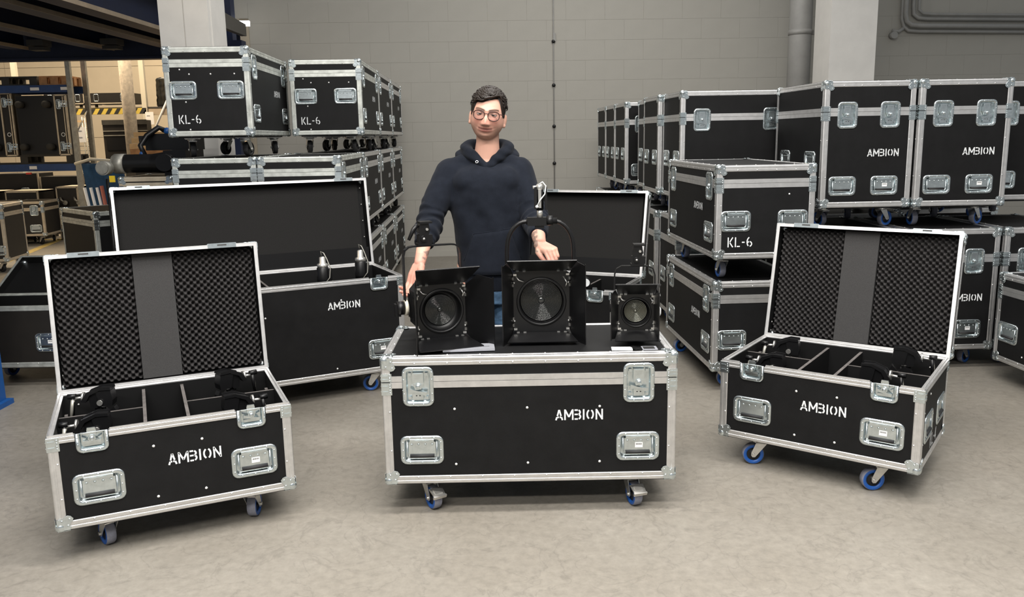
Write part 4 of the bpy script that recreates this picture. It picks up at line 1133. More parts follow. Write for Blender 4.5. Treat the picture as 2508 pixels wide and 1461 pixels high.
tall('lower tall case behind the low case at the right edge', 3.145, 5.24, 1.0, 0, 2, sw=(-60,-60,100,160))
# wide tall cases along the right back row
bw = [('F','latch',.160,0),('F','latch',.68,0),('F','handle',.15,.138),('F','handle',.69,.138),('L','handle',.135,.295),('L','handle',.45,.295)]
def wide(label, x, y, z, detail=1): return case(label, x, y, 2.4, z, .84, .586, GH, GL, fit=bw, detail=detail, alu='aluminium', group='wide tall cases in the right back row')
up_n = ['nearest upper case of the right back row, one latch visible', 'second upper case of the right back row', 'third upper case of the right back row, set back', 'fourth upper case of the right back row', 'fifth upper case of the right back row', 'rearmost upper case of the right back row by the wall']
lo_n = ['nearest lower case of the right back row', 'second lower case of the right back row', 'third lower case of the right back row, set back', 'fourth lower case of the right back row', 'fifth lower case of the right back row', 'rearmost lower case of the right back row by the wall']
for k, (x, y) in enumerate(((1.265,6.235),(1.205,6.835),(1.25,7.455),(1.130,8.235),(1.103,8.85),(1.078,9.475))):
    wide(up_n[k], x, y, UP, 2 if k < 2 else 1); wide(lo_n[k], x-.015, y, 0, 1)
for x, yy, lab in ((2.17,6.30,'case behind the left tall case'),(3.05,6.58,'case behind the right tall case')):
    wide('upper ' + lab + ', barely visible', x, yy, UP, 1); wide('lower ' + lab + ', barely visible', x, yy, 0, 1)
# low case cut by the right picture edge
six('low case cut off by the right picture edge', 2.994, 5.016, -86.0, 0, .575, 1.19, KH, .190, .100, 2, 'L', end_text=False, riv=[('F',.29,.40),('F',.26,.075)])

# ---- left middle ground
mf = [('F','handle_s',.62,.165),('F','handle',.16,.165)]
case('scuffed open case beside the blue column, lid folded back', -3.60, 5.19, 0.5, 0, .80, .46, .40+.07, .07, fit=mf, opened=152, detail=2, alu='worn_aluminium', lam='brown_laminate', castered=True)
case('old worn case with broad dull rims behind the big open lid', -3.502, 6.972, 46, 0, .56, .80, .85, .10, fit=[('F','handle',.30,.56)], detail=2, alu='worn_aluminium', castered=True)
# ------------------------------------------------------------------ stage lights on the middle case
TOPZ = CZ + KH + .0015
def lens_mesh(r, rings, m):
    """fresnel lens: concentric rounded steps round a bull's-eye, facing -y"""
    prof = []; rc = r*.17
    for i in range(rings):
        a = r - (r-rc)*i/rings; b = r - (r-rc)*(i+1)/rings
        for q, d in ((0,.0),(.06,.0042),(.25,.0048),(.5,.0040),(.75,.0024),(.94,.0006)): prof.append((a + (b-a)*q, -.002 - d))
    prof += [(rc, -.003), (rc*.92, -.0065), (rc*.7, -.0085), (rc*.4, -.0100), (.0006, -.0106)]
    mb_ = MB(); mb_.lathe(prof, 64, axis='y', smooth=True); return mb_.mesh('fresnel_lens', m)
def door(L, w0, w1, cut=0.0, th=.002):
    """barn door panel: hinge along local x at origin, panel runs to +z by L (before rotation)"""
    mb_ = MB()
    if cut: poly = [(-w0/2,0),(w0/2,0),(w1/2,L*.45),(w1/2-.01,L),(-w1/2+.01,L),(-w1/2,L*.45)]
    else: poly = [(-w0/2,0),(w0/2,0),(w1/2,L),(w1/2-.004,L+.003),(-w1/2+.004,L+.003),(-w1/2,L)]
    mb_.prism(poly, 'y', -th/2, th/2)
    mb_.box(-w1/2+.004, -th/2-.001, L-.002, w1/2-.004, th/2+.001, L+.003)
    for x in (-w0*.42,-w0*.30,w0*.30,w0*.42): mb_.box(x-.006,-.005,-.005,x+.006,.004,.006, 1)
    return mb_.mesh('barn_door', ['black_metal', 'steel'])
def stage_light(label, loc, yaw, fw, fh, zc, lr, ringr, depth, doors, yoke, lensmat='lens_glass', nr=13, tilt=0.0):
    """loc: centre of the front frame on the ground below it; zc: lens centre height; fw/fh frame size"""
    T = thing('stage_light', label, 'stage light', loc, R(yaw), 'stage lights on the middle case')
    # housing: octagonal box behind the frame
    mb_ = MB(); hw, hh = fw*.46, fh*.46; k = .32
    def octo(y, s): 
        a, b = hw*s, hh*s
        return [Vector(q) for q in ((-a,y,zc-b+2*b*k*.5),(-a+2*a*k*.5,y,zc-b),(a-2*a*k*.5,y,zc-b),(a,y,zc-b+2*b*k*.5),(a,y,zc+b-2*b*k*.5),(a-2*a*k*.5,y,zc+b),(-a+2*a*k*.5,y,zc+b),(-a,y,zc+b-2*b*k*.5))]
    mb_.loft([octo(.034,1), octo(depth*.75,1), octo(depth,.86)], smooth=False)
    mb_.box(-fw*.25,.03,0,fw*.25,depth*.8,zc-hh+.01)
    for j in range(6):
        y = .05 + j*depth*.11
        for s in (-1, 1): mb_.box(min(s*hw,s*(hw+.004)), y, zc-hh*.5, max(s*hw,s*(hw+.004)), y+.006, zc+hh*.5)
    hous = mb_.build('housing', 'black_metal', T)
    # square accessory frame with clips
    mb_ = MB(); a, b, c, d = fw/2, fh/2, ringr, .014
    N = 48
    outer0 = []; 
    def sq(t):
        cx, sz = math.cos(t), math.sin(t); s = 1/max(abs(cx)/a, abs(sz)/b); return cx*s, sz*s
    o0 = [Vector((sq(2*PI*i/N)[0], -.012, zc + sq(2*PI*i/N)[1])) for i in range(N)]
    o1 = [Vector((v.x, .012, v.z)) for v in o0]
    i0 = [Vector((c*math.cos(2*PI*i/N), -.012, zc + c*math.sin(2*PI*i/N))) for i in range(N)]
    i1 = [Vector((v.x, .012, v.z)) for v in i0]
    mb_.loft([o1, o0, i0, i1], smooth=False, cap0=False, cap1=False)
    mb_.build('accessory_frame', 'black_metal', T)
    mb_ = MB(); mb_.lathe([(c*1.0,-.013),(c*.97,-.018),(c*.90,-.018),(c*.87,-.012),(c*.865,.02),(lr*1.0,.024)], 48, (0,0,zc), 'y'); mb_.build('lens_ring', 'black_plastic', T)
    put('fresnel_lens', cached(('lens',lr,nr,lensmat), lambda: lens_mesh(lr, nr, lensmat)), T, (0, .022, zc))
    for sx in (-1, 1):
        for sz in (-1, 1):
            MB().box(sx*a*.93-.007, -.019, zc+sz*b*.88-.004, sx*a*.93+.007, -.011, zc+sz*b*.88+.004).build('frame_clip', 'steel', T)
            MB().sphere((sx*a*.96, -.014, zc+sz*b*.62), .0045, 8, 5).build('frame_screw', 'steel', T)
    MB().tube([(a*.78,-.014,zc+b*.80),(a*.90,-.02,zc+b*.62),(a*.86,-.02,zc+b*.50)], .0032, 6).build('frame_lever', 'steel', T)
    MB().tube([(-a*.90,-.014,zc+b*.84),(-a*.80,-.022,zc+b*.72),(-a*.62,-.02,zc+b*.66)], .0032, 6).build('frame_lever', 'steel', T)
    # barn doors
    L, at, ab, al, ar, flare = doors
    o = put('barn_door', cached(('door',L,fw,fw*flare), lambda: door(L, fw, fw*flare)), T, (0,-.012,zc+b), (R(90-at),0,0))
    put('barn_door', cached(('door',L,fw,fw*flare), lambda: door(L, fw, fw*flare)), T, (0,-.012,zc-b), (R(90+ab),0,0))
    for s, ang in ((-1, al), (1, ar)):
        Mx = Matrix.Translation((s*a,-.012,zc)) @ Matrix.Rotation(s*R(ang), 4, 'Z') @ Matrix.Rotation(R(90), 4, 'Y') @ Matrix.Rotation(R(90), 4, 'X')
        o = put('barn_door', cached(('sdoor',L,fh), lambda: door(L*1.05, fh*.90, fh*1.34, 1)), T)
        # hinge vertical: local x -> world z, local z -> -y
        o.matrix_local = Matrix.Translation((s*a,-.012,zc)) @ Matrix.Rotation(s*R(ang), 4, 'Z') @ Matrix(((0,1,0,0),(0,0,-1,0),(1,0,0,0),(0,0,0,1)))
    return T
# middle, largest light
T2 = stage_light('largest stage light in the middle with tall tube yoke and barn doors', (.127, 3.55, TOPZ), 0, .245, .273, .8485-TOPZ, .0905, .109, .23, (.125, 28, 6, 20, 26, 1.22), None, nr=14)
zc = .8485-TOPZ
mb_ = MB(); pts = [(-.145,.07,zc)] + [(-.147,.07,z) for z in (zc+.08, 1.06-TOPZ)] + [(-.145+.085*(1-math.cos(R(a)))*1.0, .07, 1.075-TOPZ+.115*math.sin(R(a))) for a in range(10, 91, 10)]
pts += [(-x, y, z) for x, y, z in reversed(pts)]
mb_.tube(pts, .0095, 10); yk = mb_.build('yoke', 'black_metal', T2)
mb_ = MB()
for s in (-1, 1): mb_.cyl((s*.112,.07,zc), (s*.165,.07,zc), .022, 14)
mb_.build('tilt_knob', 'black_plastic', T2)
zt_ = 1.19-TOPZ
mb_ = MB(); mb_.box(-.055,.05,zt_-.018,.028,.092,zt_+.018); mb_.cyl((.030,.071,zt_+.002),(.056,.071,zt_+.002),.022,12); mb_.cyl((-.06,.071,zt_),(.075,.071,zt_),.014,10); mb_.box(-.022,.055,zt_-.03,.018,.09,zt_-.015); mb_.build('yoke_block', 'black_plastic', T2)
mb_ = MB(); mb_.cyl((0,.07,zt_+.015),(0,.07,zt_+.055),.0135,14); mb_.build('spigot_pin', 'steel', T2)
mb_ = MB(); mb_.cyl((0,.07,zt_+.050),(0,.07,zt_+.148),.0165,14); mb_.box(-.024,.052,zt_+.055,-.012,.09,zt_+.15); mb_.box(.022,.058,zt_+.05,.032,.085,zt_+.15); mb_.build('spigot_socket', 'black_plastic', T2)
mb_ = MB(); mb_.lathe([(.0001,zt_+.163),(.012,zt_+.162),(.017,zt_+.155),(.0172,zt_+.140),(.0165,zt_+.138)], 14, (0,.07,0), 'z'); mb_.cyl((-.030,.06,zt_+.148),(-.014,.06,zt_+.148),.008,8); mb_.box(-.006,.050,zt_+.06,.006,.056,zt_+.14); mb_.build('spigot_cap', 'steel', T2)
mb_ = MB(); mb_.tube([(-.005,.05,zt_+.160),(.012,.046,zt_+.172),(.026,.046,zt_+.155),(.022,.044,zt_+.12),(.002,.044,zt_+.095),(-.012,.044,zt_+.070)], .0028, 6); mb_.sphere((-.013,.044,zt_+.066), .007, 8, 5); mb_.build('safety_cable', 'paint_white', T2)
# left light, turned
T1 = stage_light('left stage light turned to the right, wide barn doors open', (-.305, 3.47, TOPZ), 20, .212, .232, .832-TOPZ, .066, .098, .22, (.148, 34, 6, 16, 32, 1.30), None, nr=11)
zc = .832-TOPZ
def strap(mb_, pts, w, t):
    for p, q in zip(pts[:-1], pts[1:]):
        p, q = Vector(p), Vector(q); d = (q-p).normalized(); n = Vector((-d.z,0,d.x))*t/2; y = Vector((0,w/2,0))
        mb_.loft([[p-n-y,p+n-y,p+n+y,p-n+y],[q-n-y,q+n-y,q+n+y,q-n+y]], smooth=False)
mb_ = MB(); hy = 1.098-TOPZ
strap(mb_, [(-.128,.12,zc+.0),(-.128,.12,hy-.04),(-.122,.12,hy-.016),(-.105,.12,hy-.003),(-.085,.12,hy),(.085,.12,hy),(.105,.12,hy-.003),(.122,.12,hy-.016),(.128,.12,hy-.04),(.128,.12,zc+.0)], .028, .006); mb_.build('yoke', 'black_metal', T1)
mb_ = MB(); mb_.cyl((-.135,.12,zc),(-.165,.12,zc),.030,14); mb_.box(-.175,.105,zc-.035,-.150,.135,zc+.02); mb_.build('tilt_knob', 'black_plastic', T1)
mb_ = MB(); mb_.cyl((-.118,.12,zc),(-.132,.12,zc),.034,18); mb_.cyl((.105,.12,zc),(.125,.12,zc),.025,14); mb_.build('tilt_disc', 'ivory', T1)
def clamp_top(T, x, y, z, s=1.0, lever=True):
    mb_ = MB()
    mb_.box(x-.030*s,y-.025*s,z,x+.030*s,y+.025*s,z+.010*s); mb_.box(x-.026*s,y-.02*s,z+.010*s,x+.036*s,y+.02*s,z+.045*s)
    mb_.prism([(x-.020*s,z+.045*s),(x+.018*s,z+.045*s),(x+.026*s,z+.062*s),(x+.020*s,z+.095*s),(x-.018*s,z+.095*s),(x-.026*s,z+.062*s)], 'y', y-.02*s, y+.02*s)
    mb_.box(x-.020*s,y-.028*s,z+.095*s,x+.034*s,y+.028*s,z+.103*s); mb_.cyl((x-.006*s,y-.03*s,z+.03*s),(x-.006*s,y+.03*s,z+.03*s),.013*s,10)
    mb_.build('clamp_body', 'black_metal', T)
    mb_ = MB(); mb_.cyl((x+.010*s,y-.0205*s,z+.070*s),(x+.010*s,y-.030*s,z+.070*s),.006*s,8); mb_.sphere((x-.006*s,y-.032*s,z+.03*s),.006*s,8,5); mb_.build('clamp_bolt', 'steel', T)
    if lever:
        mb_ = MB(); mb_.tube([(x-.026*s,y,z+.088*s),(x-.045*s,y-.005,z+.070*s),(x-.068*s,y-.01,z+.026*s)], [.010*s,.010*s,.007*s], 8); mb_.build('clamp_lever', 'black_plastic', T)
clamp_top(T1, -.035, .12, hy+.003)
# right, smallest light
T3 = stage_light('small stage light at the right end of the middle case', (.526, 3.46, TOPZ), -3, .152, .158, .813-TOPZ, .0485, .0655, .17, (.088, 37, 16, 22, 6, 1.26), None, 'lens_clear', 7)
zc = .813-TOPZ; hy = .998-TOPZ
mb_ = MB(); strap(mb_, [(-.085,.08,zc),(-.085,.08,hy-.035),(-.076,.08,hy-.012),(-.055,.08,hy),(.055,.08,hy),(.080,.08,hy-.012),(.088,.08,hy-.04),(.088,.08,zc)], .018, .005); mb_.build('yoke', 'black_metal', T3)
mb_ = MB(); mb_.tube([(.092+.0,.06,zc+.03),(.108,.055,zc+.0),(.108,.055,zc-.02),(.094,.06,zc-.045)], .0045, 6, flat=1.6); mb_.cyl((.085,.08,zc+.055),(.112,.075,zc+.058),.006,8); mb_.build('side_loop', 'paint_white', T3)
mb_ = MB(); mb_.cyl((-.088,.08,zc),(-.105,.08,zc),.018,12); mb_.cyl((.088,.08,zc),(.10,.08,zc),.018,12); mb_.build('tilt_knob', 'black_plastic', T3)
clamp_top(T3, .012, .08, hy+.002, .92, False)
# ---- small things lying on the middle case
mb_ = MB(); mb_.box(0,0,0,.215,.085,.011)
for k in range(5): mb_.box(.168+k*.0055,.030,.0110,.1715+k*.0055,.038,.0112,1)
tag(mb_.build('flat_box', ['silver_box','print_black'], None, (-.290, 3.318, TOPZ), (0,0,R(4))), 'flat silver-grey box lying under the left barn door', 'box')
mb_ = MB(); mb_.box(0,0,0,.085,.045,.004); tag(mb_.build('paper_card', 'sticker', None, (.405, 3.300, TOPZ), (0,0,R(-3))), 'blank white card lying in front of the small stage light', 'card')
T = thing('card_holder', 'black card with silver border near the right corner', 'card', (.532, 3.300, TOPZ))
mb_ = MB(); mb_.box(0,0,0,.062,.052,.003); mb_.build('border', 'silver_box', T); mb_ = MB(); mb_.box(.005,.005,.003,.052,.045,.0036); mb_.build('print', 'print_black', T)
mb_ = MB(); mb_.box(0,0,0,.022,.05,.004); tag(mb_.build('black_strip', 'black_plastic', None, (.500, 3.302, TOPZ), (0,0,R(20))), 'small black strip between the two cards', 'strip')

# ------------------------------------------------------------------ hook clamps and spigots resting in the open cases
def m_clamp_hook():
    m = MB()
    roof = [(-.066,-.012),(-.040,.026),(.012,.046),(.056,.044),(.058,.033),(.014,.034),(-.028,.014),(-.046,-.016)]
    m.prism(roof, 'y', -.030, -.020); m.prism(roof, 'y', .020, .030); m.prism([(p[0]*.94, p[1]*.86) for p in roof], 'y', -.022, .022)
    m.prism([(-.036,.004),(-.010,.022),(.020,.030),(.022,-.010),(-.006,-.044),(-.030,-.040)], 'y', -.020, .020)
    m.prism([(-.004,.030),(.056,.030),(.062,-.010),(.058,-.034),(.010,-.034)], 'y', -.027, .027)
    m.prism([(-.030,-.072),(-.012,-.050),(.006,-.046),(.024,-.056),(.034,-.070),(.060,-.042),(.070,-.060),(.068,-.096),(-.026,-.096)], 'y', -.018, .018)
    return m.mesh('hook', 'black_metal')
def m_clamp_screw():
    m = MB(); m.cyl((-.060,0,.0),(-.105,0,-.004),.006,8); m.cyl((-.058,0,0),(-.066,0,0),.022,14); m.cyl((.012,-.030,-.018),(.012,-.036,-.018),.012,10)
    return m.mesh('screw', 'steel')
def m_clamp_bar():
    m = MB(); m.tube([(-.105,0,-.002),(-.108,0,-.040),(-.112,0,-.085)], [.009,.008,.006], 8); m.cyl((-.092,0,.006),(-.125,0,.006),.011,10)
    m.box(-.02,-.006,-.16,.02,.006,-.045)
    return m.mesh('handle_bar', 'black_plastic')
def m_clamp_tee():
    m = MB(); m.tube([(-.105,-.001,-.008),(-.112,-.004,-.048),(-.120,-.010,-.10)], [.0085,.0075,.004], 8); return m.mesh('screw_lever', 'galvanised')
def hook_clamp(label, base, yaw, u, v, z, ang, group, sx=1):
    x, y = base; c, s = math.cos(R(yaw)), math.sin(R(yaw))
    T = thing('hook_clamp', label, 'clamp', (x + c*u - s*v, y + s*u + c*v, z), R(yaw+ang), group)
    put('hook', cached('hk', m_clamp_hook), T); put('screw', cached('hs', m_clamp_screw), T); put('handle_bar', cached('hb', m_clamp_bar), T); put('screw_lever', cached('ht', m_clamp_tee), T)
    return T
ZR = CZ + OB
b1 = (-1.706, 2.8738); b2 = (.9743, 3.770)
g1 = 'clamps in the left foam-lid case'; g2 = 'clamps in the right foam-lid case'
hook_clamp('black hook clamp in the left open case, rear left', b1, 24.27, .165, .435, ZR+.012, -18, g1)
hook_clamp('black hook clamp in the left open case, front left', b1, 24.27, .150, .20, ZR-.028, -8, g1)
hook_clamp('black hook clamp in the left open case, rear right', b1, 24.27, .690, .45, ZR+.012, 200, g1)
hook_clamp('black hook clamp in the left open case, front right', b1, 24.27, .690, .20, ZR-.025, 188, g1)
hook_clamp('black hook clamp in the right open case, rear left', b2, -36.02, .170, .44, ZR-.004, 8, g2)
hook_clamp('black hook clamp in the right open case, front left', b2, -36.02, .175, .20, ZR-.028, 0, g2)
hook_clamp('black hook clamp in the right open case, rear right', b2, -36.02, .720, .44, ZR+.022, 190, g2)
hook_clamp('black hook clamp in the right open case, front right', b2, -36.02, .640, .20, ZR-.010, 180, g2)
def spigot(label, x, y, z, group, h=.16):
    T = thing('lamp_spigot', label, 'spigot', (x, y, z), 0, group)
    m = MB(); m.cyl((0,0,-.30),(0,0,0),.010,8); m.lathe([(.001,0),(.036,0),(.038,.02),(.036,h*.52),(.030,h*.56)], 16, axis='z'); m.box(.036,-.02,0,.05,.02,h*.5); m.build('socket', 'black_plastic', T)
    m = MB(); m.lathe([(.030,h*.56),(.034,h*.60),(.033,h*.66),(.020,h*.70),(.018,h*.9),(.008,h*.93),(.001,h*.93)], 14, axis='z'); m.build('cap', 'steel', T)
    m = MB(); m.tube([(0,-.015,h*.98),(-.004,-.012,h*1.12),(.012,-.008,h*1.06),(.030,-.012,h*.85),(.050,-.02,h*.55),(.046,-.03,h*.2),(.010,-.04,-.01)], .003, 6); m.build('safety_cable', 'galvanised', T)
spigot('chrome-capped spigot standing in the large open case, left one', -1.135, 4.93, .71, 'spigots in the large open case', .17)
spigot('chrome-capped spigot standing in the large open case, right one', -.945, 5.14, .70, 'spigots in the large open case', .19)
T = thing('yoke_clamp', 'black clamp with white washer in the case behind the man', 'clamp', (.475, 5.30, .60))
m = MB(); m.box(-.03,-.03,-.14,.03,.03,.0); m.cyl((0,-.035,.02),(0,.035,.02),.035,12); m.build('clamp_body', 'black_metal', T)
m = MB(); m.cyl((.0,-.036,.022),(.0,-.046,.022),.026,14); m.build('washer', 'paint_white', T)
m = MB(); m.tube([(-.01,-.05,.025),(-.05,-.06,-.015),(-.08,-.065,-.05)], [.009,.009,.006], 8); m.build('clamp_lever', 'galvanised', T)
# ------------------------------------------------------------------ the warm hall at the left: rack, pallets, road cases
def pallet_parts(T, L, D, m):
    for k in range(5):
        mb_ = MB(); mb_.box(-L/2, -D/2 + k*D/5 + .01, .118, L/2, -D/2 + (k+1)*D/5 - .01, .140); mb_.build('deck_board', m, T)
    for y in (-D/2+.05, 0, D/2-.05):
        mb_ = MB(); mb_.box(-L/2, y-.05, 0, L/2, y+.05, .02); mb_.build('runner', m, T)
        for x in (-L/2+.06, 0, L/2-.06):
            mb_ = MB(); mb_.box(x-.06, y-.05, .02, x+.06, y+.05, .118); mb_.build('pallet_foot', m, T)
def pallet(label, x, y, z, rz, m, L=1.0, D=.8, group=None):
    T = thing('pallet', label, 'pallet', (x, y, z), R(rz), group); pallet_parts(T, L, D, m); return T
RX0, RX1, RYF, RYB = -9.70, -6.93, 13.5, 14.0
T = thing('pallet_rack', 'tall pallet rack with blue beams and steel uprights at far left', 'rack', (RX1, RYF, 0))
for x in (RX0, RX1):
    for y in (RYF, RYB):
        m = MB(); m.box(x-RX1-.036, y-RYF-.03, 0, x-RX1+.036, y-RYF+.03, 4.6); m.box(x-RX1-.08, y-RYF-.06, 0, x-RX1+.08, y-RYF+.06, .012); m.build('upright', 'galvanised', T)
    for k in range(3):
        m = MB(); m.tube([(x-RX1, .02, .5+k*1.2), (x-RX1, .48, .9+k*1.2)], .012, 6); m.build('brace', 'galvanised', T)
for z in (1.13, 2.36, 3.6):
    for y in (RYF, RYB):
        m = MB(); m.box(RX0-RX1+.045, y-RYF-.025, z, -.045, y-RYF+.025, z+.115); m.build('shelf_beam', 'rack_blue', T)
for x in (-.62, -.14):
    m = MB(); m.box(x, -.028, 2.395, x+.14, -.025, 2.44); m.build('beam_label', 'sticker', T)
m = MB(); m.box(-.78,-.028,1.165,-.66,-.025,1.215); m.build('beam_label', 'sticker', T)
pallet('dark plastic pallet under the upended cases on the rack', -7.80, 13.75, 1.246, 0, 'dark_pallet', 1.6, .48, 'pallets on the rack')
pallet('dark plastic pallet on the upper rack level', -7.95, 13.75, 2.476, 0, 'dark_pallet', 1.0, .48, 'pallets on the rack')
pallet('wooden pallet on the upper rack level', -7.20, 13.75, 2.476, 4, 'pallet_wood', .46, .46, 'pallets on the rack')
# road cases of the hall: brown-black with pale rims
def road(label, x, y, z, yaw, W, D, H, fit, swivel=None, castered=True, text=(), lidh=.12, group='old road cases in the warm hall'):
    return case(label, x, y, yaw, z, W, D, H, lidh, fit=fit, text=text, detail=1, alu='ivory_rim', swivel=swivel, castered=castered, lam='brown_laminate', group=group, wheels='dark')
mat('ivory_rim', (0.60, 0.52, 0.40), 0.5, metal=0.35, var=0.15, vscale=12)
rf = [('F','latch',.12,0),('F','latch',.36,0),('F','handle',.12,.12),('F','handle',.36,.12)]
road('old road case on casters in front of the rack, right one', -7.80, 12.95, 0, 6, .50, .60, .54, rf, (40,60,10,20))
road('old road case on casters in front of the rack, second from right', -8.34, 12.85, 0, 6, .50, .60, .54, rf, (40,60,10,20))
road('old road case cut off by the left edge below the rack', -6.70, 10.08, 0, 8, .50, .60, .70, [('F','handle',.40,.14)], (40,60,10,20))
# upended cases lying on their backs on the rack: casters face the camera
def upended(label, x, z, W, H, dz, y=13.52):
    T = thing('upended_case', label, 'flight case', (x, y, z), 0, 'upended cases on the rack')
    m = MB(); m.box(0,0,0,W,.30,H); m.build('body', 'brown_laminate', T)
    m = MB(); m.box(.02,-.008,.02,W-.18,0,H-.02); m.build('underside', 'black_plastic', T)
    for (a, b_) in (((W-.17,0,0),(W-.17,0,H)),((W,0,0),(W,0,H))):
        m = MB(); m.box(a[0]-.012,-.012,0,a[0]+.012,.02,H); m.build('edge_profile', 'ivory_rim', T)
    for zz in (0, H):
        m = MB(); m.box(W-.17,-.012,zz-.012,W,.02,zz+.012); m.build('edge_profile', 'ivory_rim', T)
    m = MB(); m.box(W-.045,-.013,.02,W-.03,-.004,H-.02); m.build('lid_line_profile', 'ivory_rim', T)
    for zz in (.13, H-.14):
        h = put('handle', cached('handle', m_handle), T, (W-.115,-.004,zz), (0,R(90),0)); put('grip', cached('grip', m_grip), h); h.scale = (.85,.85,.6)
        l = put('latch', cached('latch', m_latch), T, (W-.035,-.012,zz+.005), (0,R(90),0)); put('butterfly', cached(('bf',12), lambda: m_butterfly(12)), l); l.scale = (.75,.75,.75)
        for xx in (.10, W-.28):
            c_ = put('caster', cached('bcast', lambda: MB().cyl((0,0,0),(0,-.05,0),.05,14).lathe([(.052,-.03),(.058,-.06),(.052,-.10),(.02,-.105)], 18, axis='y', cap1=True)  .mesh('caster', 'dark_pallet')), T, (xx,-.008,zz))
    m = MB(); m.lathe([(.022,-.002),(.028,-.005),(.034,-.002)], 16, axis='y'); put('round_badge', m.mesh('round_badge', 'paint_white'), T, (W-.085,-.012,H*.34))
    return T
upended('upended road case with casters facing out on the rack', -7.84, 1.388, .80, .93, 0)
upended('upended road case at the left edge of the rack', -8.72, 1.388, .82, .97, 0)
# cases with corner rollers on the bottom level behind
for k, (x, lab) in enumerate(((-7.30,'tall board on rollers standing in the rack at right'),(-8.05,'low dark case on rollers in the rack, middle'),(-8.72,'low dark case on rollers in the rack, left'))):
    T = thing('roller_case', lab, 'flight case', (x, 13.75, 0), 0, 'roller cases in the rack'); H = .86 if k == 0 else .80; W = .34 if k == 0 else .52
    m = MB(); m.box(-W/2,0,.0,W/2,.5,H); m.build('body', 'brown_laminate', T)
    for xx in (-W/2, W/2): m = MB(); m.box(xx-.01,-.008,0,xx+.01,.02,H); m.build('edge_profile', 'ivory_rim', T)
    m = MB(); m.box(-W/2,-.008,H-.02,W/2,.5,H+.006); m.build('edge_profile', 'ivory_rim', T)
    for xx in (-W*.32, W*.34):
        m = MB(); m.tube([(xx,-.01,H-.17),(xx+.03,-.05,H-.21),(xx+.07,-.055,H-.24)], .016, 6); m.cyl((xx+.085,-.055,H-.255),(xx+.085,-.03,H-.255),.038,14); m.build('roller', 'galvanised', T)
m = MB(); m.box(0,0,0,.08,.03,.028); tag(m.build('tail_lamp', 'tag_red', None, (-7.78, 13.474, 1.085)), 'small red marker under the lower blue rack beam', 'marker')
# textured round pillar
m = MB(); m.cyl((-7.15,16.0,0),(-7.15,16.0,6.0),.115,20); o = struct('column_far', m, 'rough_plaster')
# second rack in the back with hazard-striped beam
T = thing('back_rack', 'rack with yellow and black striped beam behind the pillar', 'rack', (-7.07, 16.6, 0))
for x in (-9.4, -6.93, -5.5):
    m = MB(); m.box(x+6.9-.045,-.04,0,x+6.9+.045,.04,4.8); m.build('upright', 'ivory', T)
m = MB(); m.box(-2.5,-.04,2.11,0,.06,2.22); hb = m.build('striped_beam', 'hazard_yellow', T)
for k in range(15):
    x = -2.45 + k*.165; m = MB(); m.loft([[V((x,-.043,2.112)),V((x+.075,-.043,2.112)),V((x+.145,-.043,2.218)),V((x+.07,-.043,2.218))],[V((x,-.039,2.112)),V((x+.075,-.039,2.112)),V((x+.145,-.039,2.218)),V((x+.07,-.039,2.218))]], smooth=False); put('stripe', m.mesh('stripe', 'print_black'), hb)
for z in (2.05,): m = MB(); m.box(.05,-.04,2.08,1.3,.06,2.20); m.build('shelf_beam', 'tan_and_lit_flange', T)
m = MB(); m.tube([(-.02,-.05,1.5),(.62,-.05,2.72)], .022, 6); m.build('brace', 'sticker', T)
m = MB(); m.box(-2.5,.0,2.22,1.3,.9,2.24); m.build('shelf_deck', 'wall_dark', T)
m = MB(); m.box(0,-.004,0,.16,0,.24)
for k in range(2): m.box(.03,-.006,.07+k*.09,.09,-.004,.085+k*.09,1)
m.build('paper_sign', ['sticker','silver_box'], T, (-.02,-.052,1.90))
for k, (x, wd, lab) in enumerate(((-9.05,.80,'flat black case with pale rims on the striped rack, left'),(-8.15,.78,'flat black case with pale rims on the striped rack, right'))):
    U = thing('rack_case', lab, 'flight case', (x, 16.56, 2.245), 0, 'flat cases on the striped rack')
    m = MB(); m.box(0,0,.07,wd,.7,.27); m.build('body', 'brown_laminate', U)
    for b_ in ((0,-.006,.065,wd,.02,.085),(0,-.006,.065,.02,.02,.27),(wd-.02,-.006,.065,wd,.02,.27)): m = MB(); m.box(*b_); m.build('edge_profile', 'ivory_rim', U)
    for xx in (.13, wd-.13): h = put('handle', cached('handle', m_handle), U, (xx,0,.18), (0,R(90),0)); h.scale = (.8,.8,.8)
    for xx in (.1, wd-.1): m = MB(); m.cyl((xx,.05,.0),(xx,.05,.07),.03,8); m.build('foot', 'black_plastic', U)
T = thing('wrapped_pallet', 'stack wrapped in black film on the back rack', 'wrapped stack', (-6.56, 17.05, 2.245))
m = MB(); erings_ = [((0,0,z), a, b_) for z, a, b_ in ((0,.40,.34),(.06,.41,.35),(.30,.40,.34),(.52,.395,.335),(.56,.37,.32))]; erings(m, erings_, 40, 5); remesh('film', m, .02, 'wrap_black', T, 1, disp=lambda p, n: p + n*.012*nf(V((p.x*8,p.y*8,p.z*14))))
m = MB(); m.box(-.10,-.2,.56,.36,.2,.70); m.build('top_bundle', 'wrap_black', T)
m = MB(); m.box(-.12,-.25,.70,.36,.2,.83); m.build('carton', 'pallet_wood', T)
